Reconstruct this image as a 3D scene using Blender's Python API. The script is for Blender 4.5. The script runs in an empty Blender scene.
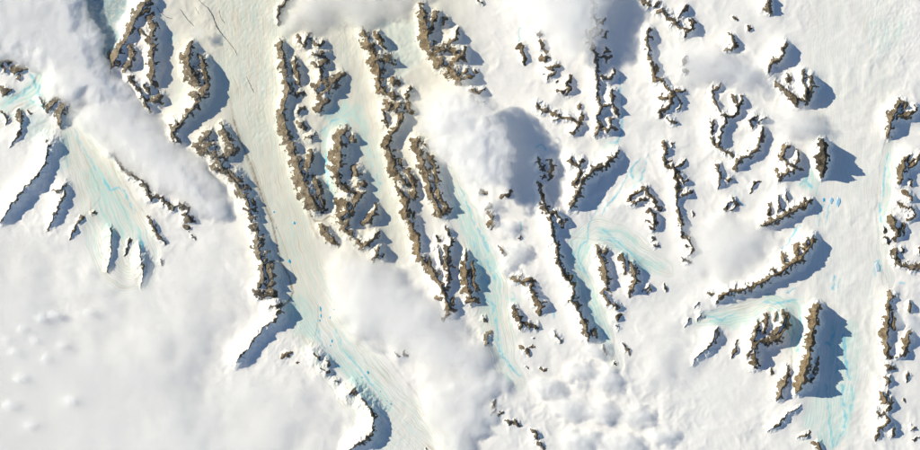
import bpy, math
import numpy as np
from mathutils import Vector

# ---------------------------------------------------------------- camera, sky, sun, exposure
# 1 photo pixel on the ground is taken as 30 m; P(x, y) turns a map position into metres.
U = 30.0
CX, CY = 460.0, 225.0
ALT = 6000.0 * U
SC = bpy.context.scene
COL = SC.collection

cam_d = bpy.data.cameras.new('camera')
cam_d.sensor_width = 36.0
cam_d.lens = 36.0 * 6000.0 / 920.0
cam_d.clip_start = 1000.0
cam_d.clip_end = 600000.0
cam = bpy.data.objects.new('camera', cam_d)
cam.location = (0, 0, ALT)
COL.objects.link(cam)
SC.camera = cam

SUN_EL = 27.0
SUN_DOWN = 20.0        # shadows run to the right and this many degrees down the map
a, e = math.radians(SUN_DOWN), math.radians(SUN_EL)
sun_dir = Vector((math.cos(a) * math.cos(e), -math.sin(a) * math.cos(e), -math.sin(e)))
sd_ = bpy.data.lights.new('sun', 'SUN')
sd_.energy = 4.6
sd_.angle = math.radians(0.5)
sd_.color = (1.0, 0.92, 0.74)
sun = bpy.data.objects.new('sun', sd_)
sun.rotation_euler = sun_dir.to_track_quat('-Z', 'Y').to_euler()
sun.location = (-8000, 3000, 20000)
COL.objects.link(sun)

world = bpy.data.worlds.new('World')
SC.world = world
world.use_nodes = True
wn = world.node_tree
sky = wn.nodes.new('ShaderNodeTexSky')
sky.sky_type = 'NISHITA'
sky.sun_disc = False
sky.sun_elevation = e
sky.sun_rotation = math.atan2(-sun_dir.x, -sun_dir.y)
sky.altitude = 1500.0
sky.dust_density = 0.3
sky.ozone_density = 2.5
wn.nodes['Background'].inputs['Strength'].default_value = 0.095
wn.links.new(sky.outputs['Color'], wn.nodes['Background'].inputs['Color'])

SC.view_settings.view_transform = 'Standard'
SC.view_settings.look = 'None'
SC.view_settings.gamma = 1.0
SC.view_settings.exposure = 0.34

SC.render.engine = 'CYCLES'
cy = SC.cycles
cy.use_denoising = True
cy.denoiser = 'OPENIMAGEDENOISE'
cy.use_adaptive_sampling = True
cy.adaptive_threshold = 0.02
cy.max_bounces = 32
cy.diffuse_bounces = 3
cy.glossy_bounces = 2
cy.transmission_bounces = 2
cy.volume_bounces = 32
cy.transparent_max_bounces = 32
cy.sample_clamp_indirect = 6.0

# ---------------------------------------------------------------- noise and helpers
_rng = np.random.RandomState(7)
PERM = np.concatenate([_rng.permutation(256)] * 3)
ANG = _rng.rand(256) * 2 * np.pi
GX, GY = np.cos(ANG), np.sin(ANG)

def perlin(x, y, seed=0):
    x = np.asarray(x, float) + seed * 17.31; y = np.asarray(y, float) + seed * 9.77
    xi = np.floor(x).astype(int); yi = np.floor(y).astype(int)
    xf = x - xi; yf = y - yi
    xi &= 255; yi &= 255
    u = xf * xf * xf * (xf * (xf * 6 - 15) + 10); v = yf * yf * yf * (yf * (yf * 6 - 15) + 10)
    def g(ix, iy, dx, dy):
        h = PERM[PERM[ix & 255] + (iy & 255)]
        return GX[h] * dx + GY[h] * dy
    n0 = g(xi, yi, xf, yf); n1 = g(xi + 1, yi, xf - 1, yf)
    n2 = g(xi, yi + 1, xf, yf - 1); n3 = g(xi + 1, yi + 1, xf - 1, yf - 1)
    return 1.45 * ((n0 * (1 - u) + n1 * u) * (1 - v) + (n2 * (1 - u) + n3 * u) * v)

def fbm(x, y, wl, octs=4, seed=0, gain=0.5):
    s = 0; amp = 1.0; t = 0
    for o in range(octs):
        s = s + amp * perlin(x / wl, y / wl, seed + o * 3); t += amp
        amp *= gain; wl /= 2.03
    return s / t

def ridged(x, y, wl, octs=3, seed=0):
    s = 0; amp = 1.0; t = 0
    for o in range(octs):
        s = s + amp * (1 - 2 * np.abs(perlin(x / wl, y / wl, seed + o * 5))); t += amp
        amp *= 0.5; wl /= 2.1
    return s / t

def sstep(a, b, x):
    t = np.clip((x - a) / (b - a), 0, 1)
    return t * t * (3 - 2 * t)

def pts(s):
    return [tuple(float(v) for v in p.split(',')) for p in s.split()]

def seg_dist(x, y, p, q):
    dx, dy = q[0] - p[0], q[1] - p[1]
    L2 = dx * dx + dy * dy + 1e-9
    t = np.clip(((x - p[0]) * dx + (y - p[1]) * dy) / L2, 0, 1)
    ex = x - (p[0] + t * dx); ey = y - (p[1] + t * dy)
    side = np.sign(dx * ey - dy * ex)
    return np.sqrt(ex * ex + ey * ey), t, side, math.sqrt(L2)

def poly_sd(x, y, poly):
    """signed distance, positive inside"""
    d = np.full(np.shape(x), 1e9); ins = np.zeros(np.shape(x), bool)
    n = len(poly)
    for i in range(n):
        p, q = poly[i], poly[(i + 1) % n]
        d = np.minimum(d, seg_dist(x, y, p, q)[0])
        c = ((p[1] > y) != (q[1] > y))
        with np.errstate(divide='ignore', invalid='ignore'):
            xx = (q[0] - p[0]) * (y - p[1]) / (q[1] - p[1] + 1e-12) + p[0]
        ins ^= c & (x < xx)
    return np.where(ins, d, -d)

def build_mesh(name, co, faces, mats, smooth, attrs=None):
    me = bpy.data.meshes.new(name)
    n = len(co); f = len(faces)
    me.vertices.add(n); me.loops.add(f * 4); me.polygons.add(f)
    me.vertices.foreach_set('co', np.asarray(co, np.float32).ravel())
    me.loops.foreach_set('vertex_index', np.asarray(faces, np.int32).ravel())
    me.polygons.foreach_set('loop_start', np.arange(0, f * 4, 4, dtype=np.int32))
    me.polygons.foreach_set('use_smooth', np.full(f, smooth, bool))
    for k, v in (attrs or {}).items():
        if v.ndim == 1:
            at = me.attributes.new(k, 'FLOAT', 'POINT'); at.data.foreach_set('value', v.astype(np.float32))
        else:
            at = me.attributes.new(k, 'FLOAT_VECTOR', 'POINT'); at.data.foreach_set('vector', v.astype(np.float32).ravel())
    me.materials.append(mats)
    me.update(calc_edges=True)
    return me

def subset(faces, keep):
    f = faces[keep]
    used, inv = np.unique(f, return_inverse=True)
    return used, inv.reshape(f.shape)

def link(name, me, parent=None, loc=None, **props):
    o = bpy.data.objects.new(name, me)
    COL.objects.link(o)
    if parent is not None: o.parent = parent
    if loc is not None: o.location = loc
    for k, v in props.items(): o[k] = v
    return o

def W3(x, y, z):
    return np.stack([(np.asarray(x, float) - CX) * U, (CY - np.asarray(y, float)) * U, np.asarray(z, float) * U], -1)

# ---------------------------------------------------------------- materials
class NT:
    def __init__(self, name):
        self.m = bpy.data.materials.new(name); self.m.use_nodes = True
        self.t = self.m.node_tree
        self.b = self.t.nodes['Principled BSDF']
        self.b.inputs['Specular IOR Level'].default_value = 0.15
    def n(self, t, **kw):
        nd = self.t.nodes.new(t)
        for k, v in kw.items(): setattr(nd, k, v)
        return nd
    def l(self, a, b): self.t.links.new(a, b)
    def put(self, sock, v):
        if isinstance(v, bpy.types.NodeSocket): self.l(v, sock)
        else: sock.default_value = v
    def attr(self, nm):
        return self.n('ShaderNodeAttribute', attribute_name=nm)
    def noise(self, vec, scale, detail=4, rough=0.55, out='Fac'):
        nd = self.n('ShaderNodeTexNoise'); self.put(nd.inputs['Vector'], vec)
        nd.inputs['Scale'].default_value = scale; nd.inputs['Detail'].default_value = detail; nd.inputs['Roughness'].default_value = rough
        return nd.outputs[out]
    def math(self, op, a, b=0.0, c=None, clamp=False):
        nd = self.n('ShaderNodeMath', operation=op, use_clamp=clamp)
        self.put(nd.inputs[0], a); self.put(nd.inputs[1], b)
        if c is not None: self.put(nd.inputs[2], c)
        return nd.outputs[0]
    def step(self, v, a, b):
        nd = self.n('ShaderNodeMapRange', interpolation_type='SMOOTHSTEP')
        self.put(nd.inputs['Value'], v); nd.inputs['From Min'].default_value = a; nd.inputs['From Max'].default_value = b
        return nd.outputs['Result']
    def mix(self, f, a, b):
        nd = self.n('ShaderNodeMix', data_type='RGBA')
        self.put(nd.inputs['Factor'], f); self.put(nd.inputs['A'], a); self.put(nd.inputs['B'], b)
        return nd.outputs['Result']
    def scaled(self, vec, s):
        nd = self.n('ShaderNodeVectorMath', operation='MULTIPLY'); self.put(nd.inputs[0], vec); nd.inputs[1].default_value = s
        return nd.outputs[0]
    def bump(self, h, dist, strength=1.0, normal=None):
        nd = self.n('ShaderNodeBump'); self.put(nd.inputs['Height'], h)
        nd.inputs['Distance'].default_value = dist; nd.inputs['Strength'].default_value = strength
        if normal is not None: self.l(normal, nd.inputs['Normal'])
        return nd.outputs[0]

def c4(r, g, b): return (r, g, b, 1.0)

def snow_color(N, pos):
    """snow with ice tint, flow streaks and dirt, all from real per-place masks"""
    blue = N.attr('blue').outputs['Fac']; dirt = N.attr('dirt').outputs['Fac']
    flow = N.attr('flow').outputs['Vector']; fam = N.attr('flowamt').outputs['Fac']; tan = N.attr('tan').outputs['Fac']
    big = N.noise(pos, 1 / (90 * U), 3)
    fine = N.noise(pos, 1 / (3.0 * U), 5, 0.6)
    base = N.mix(N.step(big, 0.35, 0.65), c4(0.85, 0.83, 0.795), c4(0.88, 0.87, 0.835))
    base = N.mix(N.math('MULTIPLY', N.step(fine, 0.35, 0.75), 0.35), base, c4(0.80, 0.78, 0.74))
    base = N.mix(tan, base, c4(0.70, 0.66, 0.52))
    # flow lines: noise stretched along the glacier
    s1 = N.noise(flow, 1.0, 3, 0.6); s2 = N.noise(N.scaled(flow, (1.7, 2.6, 1)), 1.0, 2, 0.5)
    dirtline = N.math('MULTIPLY', N.step(s2, 0.48, 0.62), fam)
    base = N.mix(N.math('MULTIPLY', dirtline, 0.75), base, c4(0.62, 0.57, 0.43))
    iceline = N.math('MULTIPLY', N.step(s1, 0.46, 0.60), N.math('ADD', N.math('MULTIPLY', fam, 0.45), N.math('MULTIPLY', blue, 1.3), clamp=True), clamp=True)
    ice = N.math('ADD', N.math('MULTIPLY', blue, 0.38), N.math('MULTIPLY', iceline, 0.75), clamp=True)
    brk = N.noise(pos, 1 / (7 * U), 5, 0.65)
    ice = N.math('MULTIPLY', ice, N.math('ADD', 0.55, N.step(brk, 0.3, 0.6)), clamp=True)
    base = N.mix(ice, base, c4(0.54, 0.74, 0.68))
    dn = N.noise(pos, 1 / (4 * U), 4, 0.7)
    base = N.mix(N.math('MULTIPLY', dirt, N.step(dn, 0.2, 0.6)), base, c4(0.30, 0.24, 0.16))
    sea = N.attr('sea').outputs['Fac']
    sn = N.noise(pos, 1 / (5 * U), 6, 0.75)
    seac = N.mix(N.step(sn, 0.45, 0.62), c4(0.36, 0.48, 0.49), c4(0.64, 0.63, 0.56))
    base = N.mix(sea, base, seac)
    mel = N.attr('melt').outputs['Fac']
    base = N.mix(N.math('MULTIPLY', N.math('MULTIPLY', mel, 0.85), N.step(brk, 0.3, 0.55)), base, c4(0.20, 0.60, 0.72))
    return base

def snow_material():
    N = NT('snow')
    pos = N.n('ShaderNodeTexCoord').outputs['Object']
    N.l(snow_color(N, pos), N.b.inputs['Base Color'])
    N.b.inputs['Roughness'].default_value = 0.75
    rg = N.attr('rough').outputs['Fac']
    h = N.noise(pos, 1 / (2.2 * U), 4, 0.6)
    h2 = N.noise(N.scaled(pos, (1, 1.6, 1)), 1 / (14 * U), 4, 0.55)
    hh = N.math('ADD', N.math('MULTIPLY', h, N.math('ADD', 0.10, N.math('MULTIPLY', rg, 0.5))), N.math('MULTIPLY', h2, 0.8))
    N.l(N.bump(hh, 5.0), N.b.inputs['Normal'])
    return N.m

def ridge_material():
    N = NT('rock_and_snow')
    # meshes are placed with their own origin: use world position so that rock grain never repeats
    pos = N.n('ShaderNodeNewGeometry').outputs['Position']
    snowc = snow_color(N, pos)
    rock = N.attr('rock').outputs['Fac']; tone = N.attr('tone').outputs['Fac']
    nz = N.noise(pos, 1 / (3.2 * U), 5, 0.7)
    fac = N.step(N.math('ADD', rock, N.math('MULTIPLY', N.math('SUBTRACT', nz, 0.52), 1.25)), 0.44, 0.58)
    v = N.noise(pos, 1 / (5 * U), 6, 0.7)
    v2 = N.noise(N.scaled(pos, (1, 1, 4)), 1 / (1.1 * U), 4, 0.75)
    warm = N.mix(N.step(v, 0.3, 0.7), c4(0.15, 0.104, 0.056), c4(0.38, 0.285, 0.170))
    cold = N.mix(N.step(v, 0.3, 0.7), c4(0.14, 0.118, 0.088), c4(0.35, 0.305, 0.24))
    rc = N.mix(tone, warm, cold)
    rc = N.mix(N.math('MULTIPLY', N.step(v2, 0.46, 0.7), 0.6), rc, c4(0.05, 0.042, 0.03))
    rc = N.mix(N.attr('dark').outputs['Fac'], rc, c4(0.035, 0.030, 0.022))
    N.l(N.mix(fac, snowc, rc), N.b.inputs['Base Color'])
    N.b.inputs['Roughness'].default_value = 0.85
    hh = N.math('MULTIPLY', v2, N.math('ADD', 0.12, fac))
    N.l(N.bump(hh, 24.0), N.b.inputs['Normal'])
    return N.m

def plain(name, col, rough=0.4, col2=None, scale=2.0, spec=0.3):
    N = NT(name)
    pos = N.n('ShaderNodeNewGeometry').outputs['Position']
    N.l(N.mix(N.noise(pos, 1 / (scale * U), 4), c4(*col), c4(*(col2 or col))), N.b.inputs['Base Color'])
    N.b.inputs['Roughness'].default_value = rough
    N.b.inputs['Specular IOR Level'].default_value = spec
    return N.m

def cloud_material(name, density, g=0.2):
    m = bpy.data.materials.new(name); m.use_nodes = True
    t = m.node_tree; t.nodes.clear()
    o = t.nodes.new('ShaderNodeOutputMaterial'); v = t.nodes.new('ShaderNodeVolumePrincipled')
    v.inputs['Color'].default_value = (1, 1, 1, 1)
    v.inputs['Density'].default_value = density
    v.inputs['Anisotropy'].default_value = g
    t.links.new(v.outputs['Volume'], o.inputs['Volume'])
    m.cycles.homogeneous_volume = True
    return m

SNOW, ROCK = snow_material(), ridge_material()

# ---------------------------------------------------------------- map data (photo pixels)
# glaciers: label, centre line x,y,halfwidth
GLACIERS = [
 ('broad cream glacier with blue ponds and dark cracks winding past the long rock ridges', 0.95,
  '246,-60,44 250,0,42 256,60,40 262,120,34 274,180,25 288,240,26 308,300,28 334,345,30 374,400,32 420,450,32 470,500,32'),
 ('short blue-streaked glacier fanning out below the diagonal cloud roll', 1.0, '70,118,12 80,140,18 90,165,24 104,200,30 118,235,36 128,262,34'),
 ('small curling blue ice stream beside the dark rock pocket', 1.0, '48,70,8 42,90,12 30,100,12 12,110,12 -10,124,12'),
 ('pale ice stream squeezed between two long brown ridges', 0.6, '352,30,20 356,70,18 345,105,14 330,128,8 326,160,8 332,195,8 342,215,3'),
 ('pale green ice stream running down to the thin brown twin ridges', 0.6, '360,95,18 368,130,14 378,170,13 390,205,12 398,250,18'),
 ('cyan-streaked ice stream flowing under the puffy white clouds', 1.0, '448,175,9 460,205,15 474,240,17 490,280,18 496,320,18 506,365,16 520,385,8'),
 ('hook-shaped blue glacier curling round a snowy hill', 0.8, '668,270,8 645,256,14 620,238,16 598,232,17 582,246,16 578,268,14 588,300,14 604,335,12 616,365,8'),
 ('wide smooth white glacier with straight flow lines and three small ponds', 0.4, '862,-60,55 858,0,52 850,80,46 846,140,38 846,200,42 850,260,44 846,320,42 838,380,36 828,440,30 822,500,30'),
 ('curving blue glacier sweeping round the dark horseshoe peak', 1.0, '700,320,8 722,318,11 745,312,12 770,304,13 790,312,12 799,335,9 798,362,8'),
 ('narrow blue ice margin running beside the tan cliffs', 0.8, '890,140,6 886,175,8 882,210,8 884,250,7 889,282,8'),
]
# open melt channels, cyan: x,y,halfwidth
MELT = [
 '102,178,.6 107,184,.8 111,190,1 118,188,.6 123,190,.8 126,194,.6 130,204,.6 136,213,.5',
 '619,74,.4 620,88,.7 622,100,.5 622,130,.6 618,142,1 610,143,.7', '536,148,.4 538,145,.5 543,145,.4 546,150,.4',
 '648,155,.3 646,162,.4 641,180,.6 632,189,.7', '640,158,.3 630,172,.9 634,180,.6', '628,175,.4 620,190,.5 616,196,.8 608,204,.6 601,215,.3',
 '600,205,.3 592,218,.4 588,228,.4', '588,226,.4 588,240,.6 580,246,.6 578,258,.5 584,268,.8 589,280,.5 590,292,.4',
 '602,228,.4 618,242,.5 636,258,.6 648,272,.5', '600,238,.4 612,242,.6 628,256,.5', '588,302,.5 598,322,.7 608,338,.8',
 '571,240,.5 574,258,.6 580,270,.4', '833,290,.9 835,276,.6', '838,292,.4 840,278,.3', '842,384,.7 843,404,.8 846,418,.9 843,430,.8 836,446,.5',
 '826,384,.5 829,415,.5 833,446,.6', '851,384,.4 853,400,.6 850,412,.4', '843,335,1.5 845,350,1.4 846,366,1.2 850,380,.8', '834,330,.6 831,345,.9 826,343,.7', '838,345,.5 837,372,.6',
 '824,204,.4 818,216,.5', '829,205,.4 826,224,.4', '779,252,.5 790,240,.6 797,228,1 800,226,.6', '787,293,1 792,290,.7 796,289,.7',
 '764,302,.6 776,304,.8 786,301,.9 796,300,.6', '800,318,.8 801,332,.8 797,350,.9', '790,316,.5 794,334,.6 789,350,.6', '880,204,.7 880,214,1 881,222,.5', '888,152,.5 884,176,.6 883,196,.6',
 '899,282,.4 905,284,.6', '520,27,.3 519,42,.4', '521,222,.4 521,230,.6', '459,184,.5 468,206,.8 474,224,.6', '478,228,.5 486,245,1 489,252,.6', '485,256,.5 492,272,.8 496,280,.7',
 '496,320,.5 500,352,.7 510,366,.9 520,376,.8', '472,240,.4 480,262,.6 488,284,.6', '486,300,.6 495,306,.7 492,314,.5', '512,292,.6 516,298,.6 512,300,.5', '555,312,.6 553,318,.4',
 '74,128,.4 84,150,.4 98,172,.5', '8,104,.5 20,96,.7 30,86,.6', '30,100,.5 38,104,.8 46,108,.6', '40,84,.5 38,94,.8 44,104,.7', '26,70,.8 33,78,.9 36,88,.7',
 '352,130,.4 345,120,.3', '374,158,.4 370,150,.5', '381,185,.5 376,174,.4', '326,155,.6 327,170,.8 329,188,.8', '321,132,.4 330,122,.5 340,118,.4', '140,238,1 143,245,1 142,250,.6',
 '708,316,.5 722,320,.6 735,313,.5', '805,180,.9 812,188,.8', '800,184,.7 808,178,.7', '735,190,.4 738,200,.5 745,206,.4', '820,210,.3 819,225,.4',
 '876,262,.9 878,260,.8 881,266,.6 882,272,.5', '874,268,.8 875,275,.8', '318,330,.4 322,345,.4 334,362,.4', '336,330,.4 344,350,.4 362,372,.5 376,390,.4',
]
# pale blue ice areas: strength, softness, polygon
ICE = [
 (0.55, 8, '322,112 345,100 362,105 372,140 385,185 380,200 368,170 352,125 332,128'), (0.7, 4, '322,132 332,124 332,160 336,205 330,208 322,165'),
 (0.75, 8, '450,182 458,188 472,215 488,240 500,280 500,318 490,330 478,300 470,255 456,215'), (0.7, 6, '596,226 612,226 634,240 650,260 668,264 660,274 640,272 622,252 602,242'),
 (0.65, 6, '570,232 590,226 590,250 584,262 594,290 612,330 614,352 600,340 580,296 568,262'), (0.75, 6, '822,382 856,384 856,402 846,440 832,452 816,442 824,412'),
 (0.5, 8, '826,318 858,318 862,350 858,384 826,384'), (0.8, 5, '702,314 722,311 746,310 766,300 762,320 742,330 716,326'), (0.65, 6, '764,294 804,296 806,350 796,362 788,330 768,312'),
 (0.6, 5, '794,186 806,174 810,164 818,178 822,196 810,192'), (0.5, 4, '630,174 646,160 642,178 632,192'), (0.6, 6, '80,170 100,168 118,190 130,215 132,240 110,236 92,200'),
 (0.7, 6, '60,140 70,134 70,168 58,172'), (0.75, 6, '0,96 22,88 34,72 42,74 44,96 56,110 44,112 20,104 0,118'), (0.5, 8, '14,116 42,112 54,132 46,142 24,140'),
 (0.6, 8, '284,296 304,296 318,318 318,340 298,335 286,318'), (0.5, 10, '322,330 348,345 372,372 396,405 384,418 352,386 330,360'), (0.5, 6, '880,200 888,200 886,232 880,232'),
 (0.5, 6, '812,395 824,380 828,415 814,430 800,425'), (0.5, 5, '505,298 520,295 525,300 514,305'), (0.5, 6, '600,140 622,138 618,148 602,150'), (0.45, 5, '884,158 892,150 890,190 882,200'),
 (0.6, 4, '168,34 176,30 178,40 170,45'), (0.45, 6, '136,228 146,232 147,260 140,252'), (0.45, 12, '176,90 186,60 184,110 176,120'), (0.4, 6, '485,320 500,340 520,378 508,380 488,340'),
 (0.4, 8, '378,20 420,20 424,60 400,80 384,50'), (0.2, 6, '870,20 905,14 908,30 880,58 872,48'),
]
SEA = ['80,-40 128,-40 128,8 116,24 120,40 116,50 110,68 100,72 96,40 84,20']
TAN = [(0.6, 40, '150,-40 470,-40 470,60 440,200 410,260 330,260 300,330 270,280 240,200 160,120'), (0.45, 30, '55,125 130,160 150,220 120,235 80,200'), (0.35, 30, '440,180 520,330 480,340 440,240')]
# dirt bands (moraine): strength, line
DIRT = [(0.9, '233,118,.7 240,140,1 248,158,1 254,172,1 259,188,1 265,206,.9 272,222,.9 277,244,.8 281,262,.8 289,276,.8 293,292,.8 290,300,.8 284,304,.8 276,309,.8'),
 (0.5, '252,160,.4 258,175,.5 264,195,.5 271,215,.5 277,228,.4 286,252,.4 296,282,.4'), (0.45, '236,130,.6 250,168,.8 268,214,.7'), (0.9, '308,205,.5 311,216,.6 315,221,.7 322,221,.6 330,216,.6 334,217,.5 337,225,.5'),
 (0.4, '281,135,1.5 289,150,1.2 297,168,1.2 302,190,1.2 306,205,1.2 311,224,1 318,238,1'), (0.5, '318,305,.3 318,322,.4 315,338,.4 312,346,.3'), (0.35, '76,140,.4 86,160,.4 98,185,.6 100,198,.4 92,208,.3 78,222,.4'),
 (0.3, '92,150,.4 108,178,.4 122,205,.4 128,220,.4'), (0.35, '112,160,.4 132,196,.4 148,218,.6'), (0.3, '66,130,.3 70,160,.3 74,176,.3'), (0.35, '881,270,.2 889,283,.5 889,288,.3'), (0.35, '378,345,.3 395,368,.4 418,396,.4 424,415,.4'),
 (0.3, '360,358,.3 385,378,.3 410,400,.3 422,420,.3'), (0.3, '826,384,.3 827,420,.3'), (0.3, '830,376,.3 831,440,.3'), (0.3, '560,236,.5 600,240,.4 620,248,.4 652,274,.3'), (0.35, '791,356,.5 792,368,.5'), (0.3, '230,100,1.2 235,122,1.2')]
# hummocky ice: amplitude, wavelength, stretch dir deg, polygon
ROUGH = [(0.30, 4.0, '200,-10 280,-10 282,60 276,130 258,150 244,120 226,60 205,30'), (0.30, 4.5, '868,-10 925,-10 925,40 905,70 880,58 868,40'), (0.22, 4, '795,-10 815,-10 828,40 812,42 800,25'),
 (0.22, 4.0, '372,395 395,395 418,420 420,452 380,452 384,420'), (0.25, 3.5, '330,25 365,25 372,60 350,70 330,55'), (0.25, 3.5, '395,15 425,15 428,60 405,75 390,45'), (0.35, 5, '250,350 300,320 322,345 330,380 280,372'), (0.35, 5, '460,290 480,300 490,350 470,350'),
 (0.3, 4.5, '20,95 60,115 60,150 20,150')]
# rifts in the ice: x,y,halfwidth
CRACKS = [('long black branching crack running down the cream glacier', '199,0,.35 205,6,.3 208,8,.55 213,16,.7 215,22,.6 217,27,.9 221,33,.6 227,40,.35 232,46,.3 236,52,.35 237,56,.2'),
 ('thin crack left of the long black crack on the glacier', '180,9,.3 185,16,.5 188,20,.5 194,26,.3'), ('short hairline crack right of the long black crack', '219,10,.25 221,18,.3 225,24,.3'),
 ('short dark crack in the middle of the cream glacier below the long one', '246,76,.2 250,84,.35 254,93,.4'), ('faint hairline crack between two larger cracks', '195,7,.2 199,14,.25'),
 ('fine broken crack beside the brown cliff at the glacier margin', '156,5,.5 160,12,.3 166,17,.3 173,19,.25')]
# meltwater ponds: x,y,rx,ry,angle(deg)
PONDS = [(292,183,1.6,.8,30,'faint'),(274,212,1,.9,0,''),(294.5,223,1.1,1.7,-30,''),(289.5,261,1.1,2.2,-15,''),(282.5,265,.5,1.2,-20,''),(320.5,309,.8,2.4,-8,''),(321,316,.7,2,-4,''),(319.8,320.5,.8,1,0,''),(330,317.5,.6,1.2,-20,''),(334,309.5,.7,.6,0,''),
 (332,341,.8,1.5,-5,''),(330.5,345.5,.7,.8,0,''),(339,366.5,1.2,1.1,0,''),(368,372.5,1.0,1.6,-30,''),(359,382,1.8,1.4,20,'big'),(362,377.5,1,.5,30,''),(380.5,391.5,.8,.5,30,''),(391,404,1,.8,30,''),(387,401,.6,.5,0,''),(62,157,1,1.8,10,''),
 (824,199.7,1.3,1.9,0,'tri'),(831.5,200.5,1.8,3,10,'tri'),(838.4,202,2,4.2,5,'tri'),(877.8,267,2.5,5.2,-10,'grey'),(276,228,.7,.6,0,'')]

# rock ridges: name, label, height (px), apron (px), tone 0 warm..1 grey, crests 'x,y,w ...' split by ;
R = []
def rr(name, label, H, ap, tone, s): R.append((name, label, H, ap, tone, [pts(q) for q in s.split(';')]))
rr('rock_massif', 'craggy brown massif beside the teal frozen bay, ribbed with snow gullies', 7, 5, .3,
   '150,-6,3 150,0,3 143,7,3 137,16,3 132,30,2.5 126,41,2.5 120,48,3.5 117,58,5 113,66,3.5;128,44,2 136,52,2.5 131,62,2.5 126,72,2.5;150,16,2.5 156,26,3.5 152,38,2.5 156,45,2 152,52,2.5 156,68,4 152,80,2.5 157,85,2.5;140,30,2.2 148,36,1.6 153,45,1.6;127,76,1.4 137,88,1.6 146,102,1.6 150,112,1.4;143,83,1.4 150,95,1.6;150,102,2 156,100,2.4 163,96,2;138,14,1.5 150,10,1.5')
rr('rock_pocket', 'small dark outcrops peeking out under the big cloud bank beside curling blue ice', 3.5, 3, .5, '-6,62,1.5 0,62,1.5 8,61,1.5 16,62,1;2,67,1 8,74,1.5;22,65,1 16,71,2.2 27,69,1;18,75,2.2 20,80,1.3;1,88,2.6 9,91,2.6 4,95,1.6')
rr('rock_ridge', 'hooked grey-brown ridge ending in a pointed triangle below the big cloud bank', 5, 5, .5, '38,97,1 44,105,1.3 50,108,1.8 58,100,1.8 70,97,1.8;72,98,2 66,105,3 62,110,3.8 61,118,3 61,128,1;66,104,2 69,112,2.5')
rr('rock_ridge', 'broken row of small rock spurs above the snowy slope left of the triangle rock', 3, 4, .4, '2,112,1.2 7,120,1.3 6,124,.8;17,110,1 21,118,1.6 21,128,.9 16,138,.4 10,147,.3;28,111,1.2 30,113,1.2')
rr('snow_ridge', 'sharp snow ridge with a thin dark rock crest and long blue shade', 7.5, 9, .6, '46,142,1.8 50,146,2 49,150,1 44,165,.9 38,175,1.4 30,183,1.4 22,192,1.1 10,208,.9 0,222,.3')
rr('snow_ridge', 'snow ridge with a brown hooked tip beside the fan glacier', 5, 7, .5, '66,186,2 58,190,1.2 52,191,.8;66,186,2 64,194,.9 60,202,1.2 57,208,1.2 53,220,.8 48,230,.5')
rr('nunatak', 'thin slanting line of brown rocks at the foot of the fan glacier', 2.5, 4, .3, '95,213,1 91,212,1;83,217,1.2 77,223,1;76,225,1 73,232,1 70,239,.7')
rr('snow_ridge', 'white snow fin casting a long narrow blue shade below the fan glacier', 5, 7, .5, '110,228,.9 111,240,.3 110,255,.1 108,272,.1')
rr('nunatak', 'short dotted string of rocks between two snow fins', 2, 3.5, .4, '131,239,1.1 128,246,1 125,255,.8')
rr('snow_ridge', 'rounded snow fin at the right margin of the fan glacier', 5, 7, .5, '139,244,.1 141,254,.2 142,262,.5 143,275,.1 142,288,.1')
rr('nunatak', 'tapering brown rock strip at the edge of the low fog bank', 3, 3, .3, '148,217,1.3 153,226,1.8 156,234,1.8 160,238,1.2 166,243,.7;160,259,1.1 162,264,1.3')
rr('nunatak', 'two little brown rocks standing alone in the bright snow by the fog bank', 2.5, 3, .3, '186,226,2 190,229,1.6;191,235,1 195,239,.7')
rr('rock_ridge', 'jagged dark ridge half hidden under the diagonal cloud roll', 4.5, 4, .6, '108,152,1.2 115,157,1.2 122,168,1 128,173,1 141,180,1.6 147,187,2 150,198,1.8 156,196,1.6 162,198,1.6 167,204,1.6 173,207,2 180,205,1.6 188,208,2.4 186,214,1.6 190,219,2.4 194,222,1.2')
rr('rock_ridge', 'curved brown ridge tapering to a sharp tip in the cream glacier', 8.5, 5, .3, '192,42,1.5 190,52,3 189,62,4 191,72,4.8 196,79,4.6 203,83,4;201,56,.8 203,60,1.2 207,72,1.6 208,85,3 204,97,3 196,105,2.2 188,115,2.2 180,125,1.8 172,133,2.6 178,140,1.4 175,143,1.4;204,97,2 196,97,1.3 189,95,1.4;175,119,1 178,128,1')
rr('rock_massif', 'wide ribbed brown massif on the left bank of the cream glacier', 6, 5, .5, '203,140,3.6 212,130,2.4;222,124,1.6 226,135,3 233,145,3.2 236,152,3;195,145,1.6 205,148,3.2 215,147,3.2;200,150,2 212,155,3 225,158,3 235,152,3;210,166,1.6 222,170,2.4 235,175,3.6 245,185,3.8;238,192,3 248,190,3.2;252,200,1.6 256,203,2.2;243,210,1.6 255,210,2.2;250,218,2.2 258,218,1.6;212,150,2 224,170,2 238,185,2 248,200,1.6 252,218,1.6')
rr('rock_massif', 'dark shaded cliffs of bare rock and blue snow above the glacier bend', 7, 5, .6, '250,228,2.2 258,228,2.4;255,240,2 262,240,3 260,248,3.2 258,256,1.5;262,255,1.4 270,252,1.4;262,262,1.2 270,260,1.2;265,265,2.4 272,268,3.8 274,275,3.8 268,272,3;262,285,2.2 265,280,2.2;270,285,3 276,284,2.4;252,288,2.2 256,292,1.8 265,296,2.2 278,292,2.8;256,228,1 258,244,1 262,262,1 264,280,1 258,290,1')
rr('snow_ridge', 'snow ridge with a brown rock head and broad blue shade below the dark cliffs', 7.5, 9, .3, '282,305,2.6 274,306,2.2 268,308,1.6;282,305,2 278,313,1.4 276,318,1 268,324,1.1 260,331,.9 252,342,.6 247,350,.4 234,364,.2')
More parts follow.
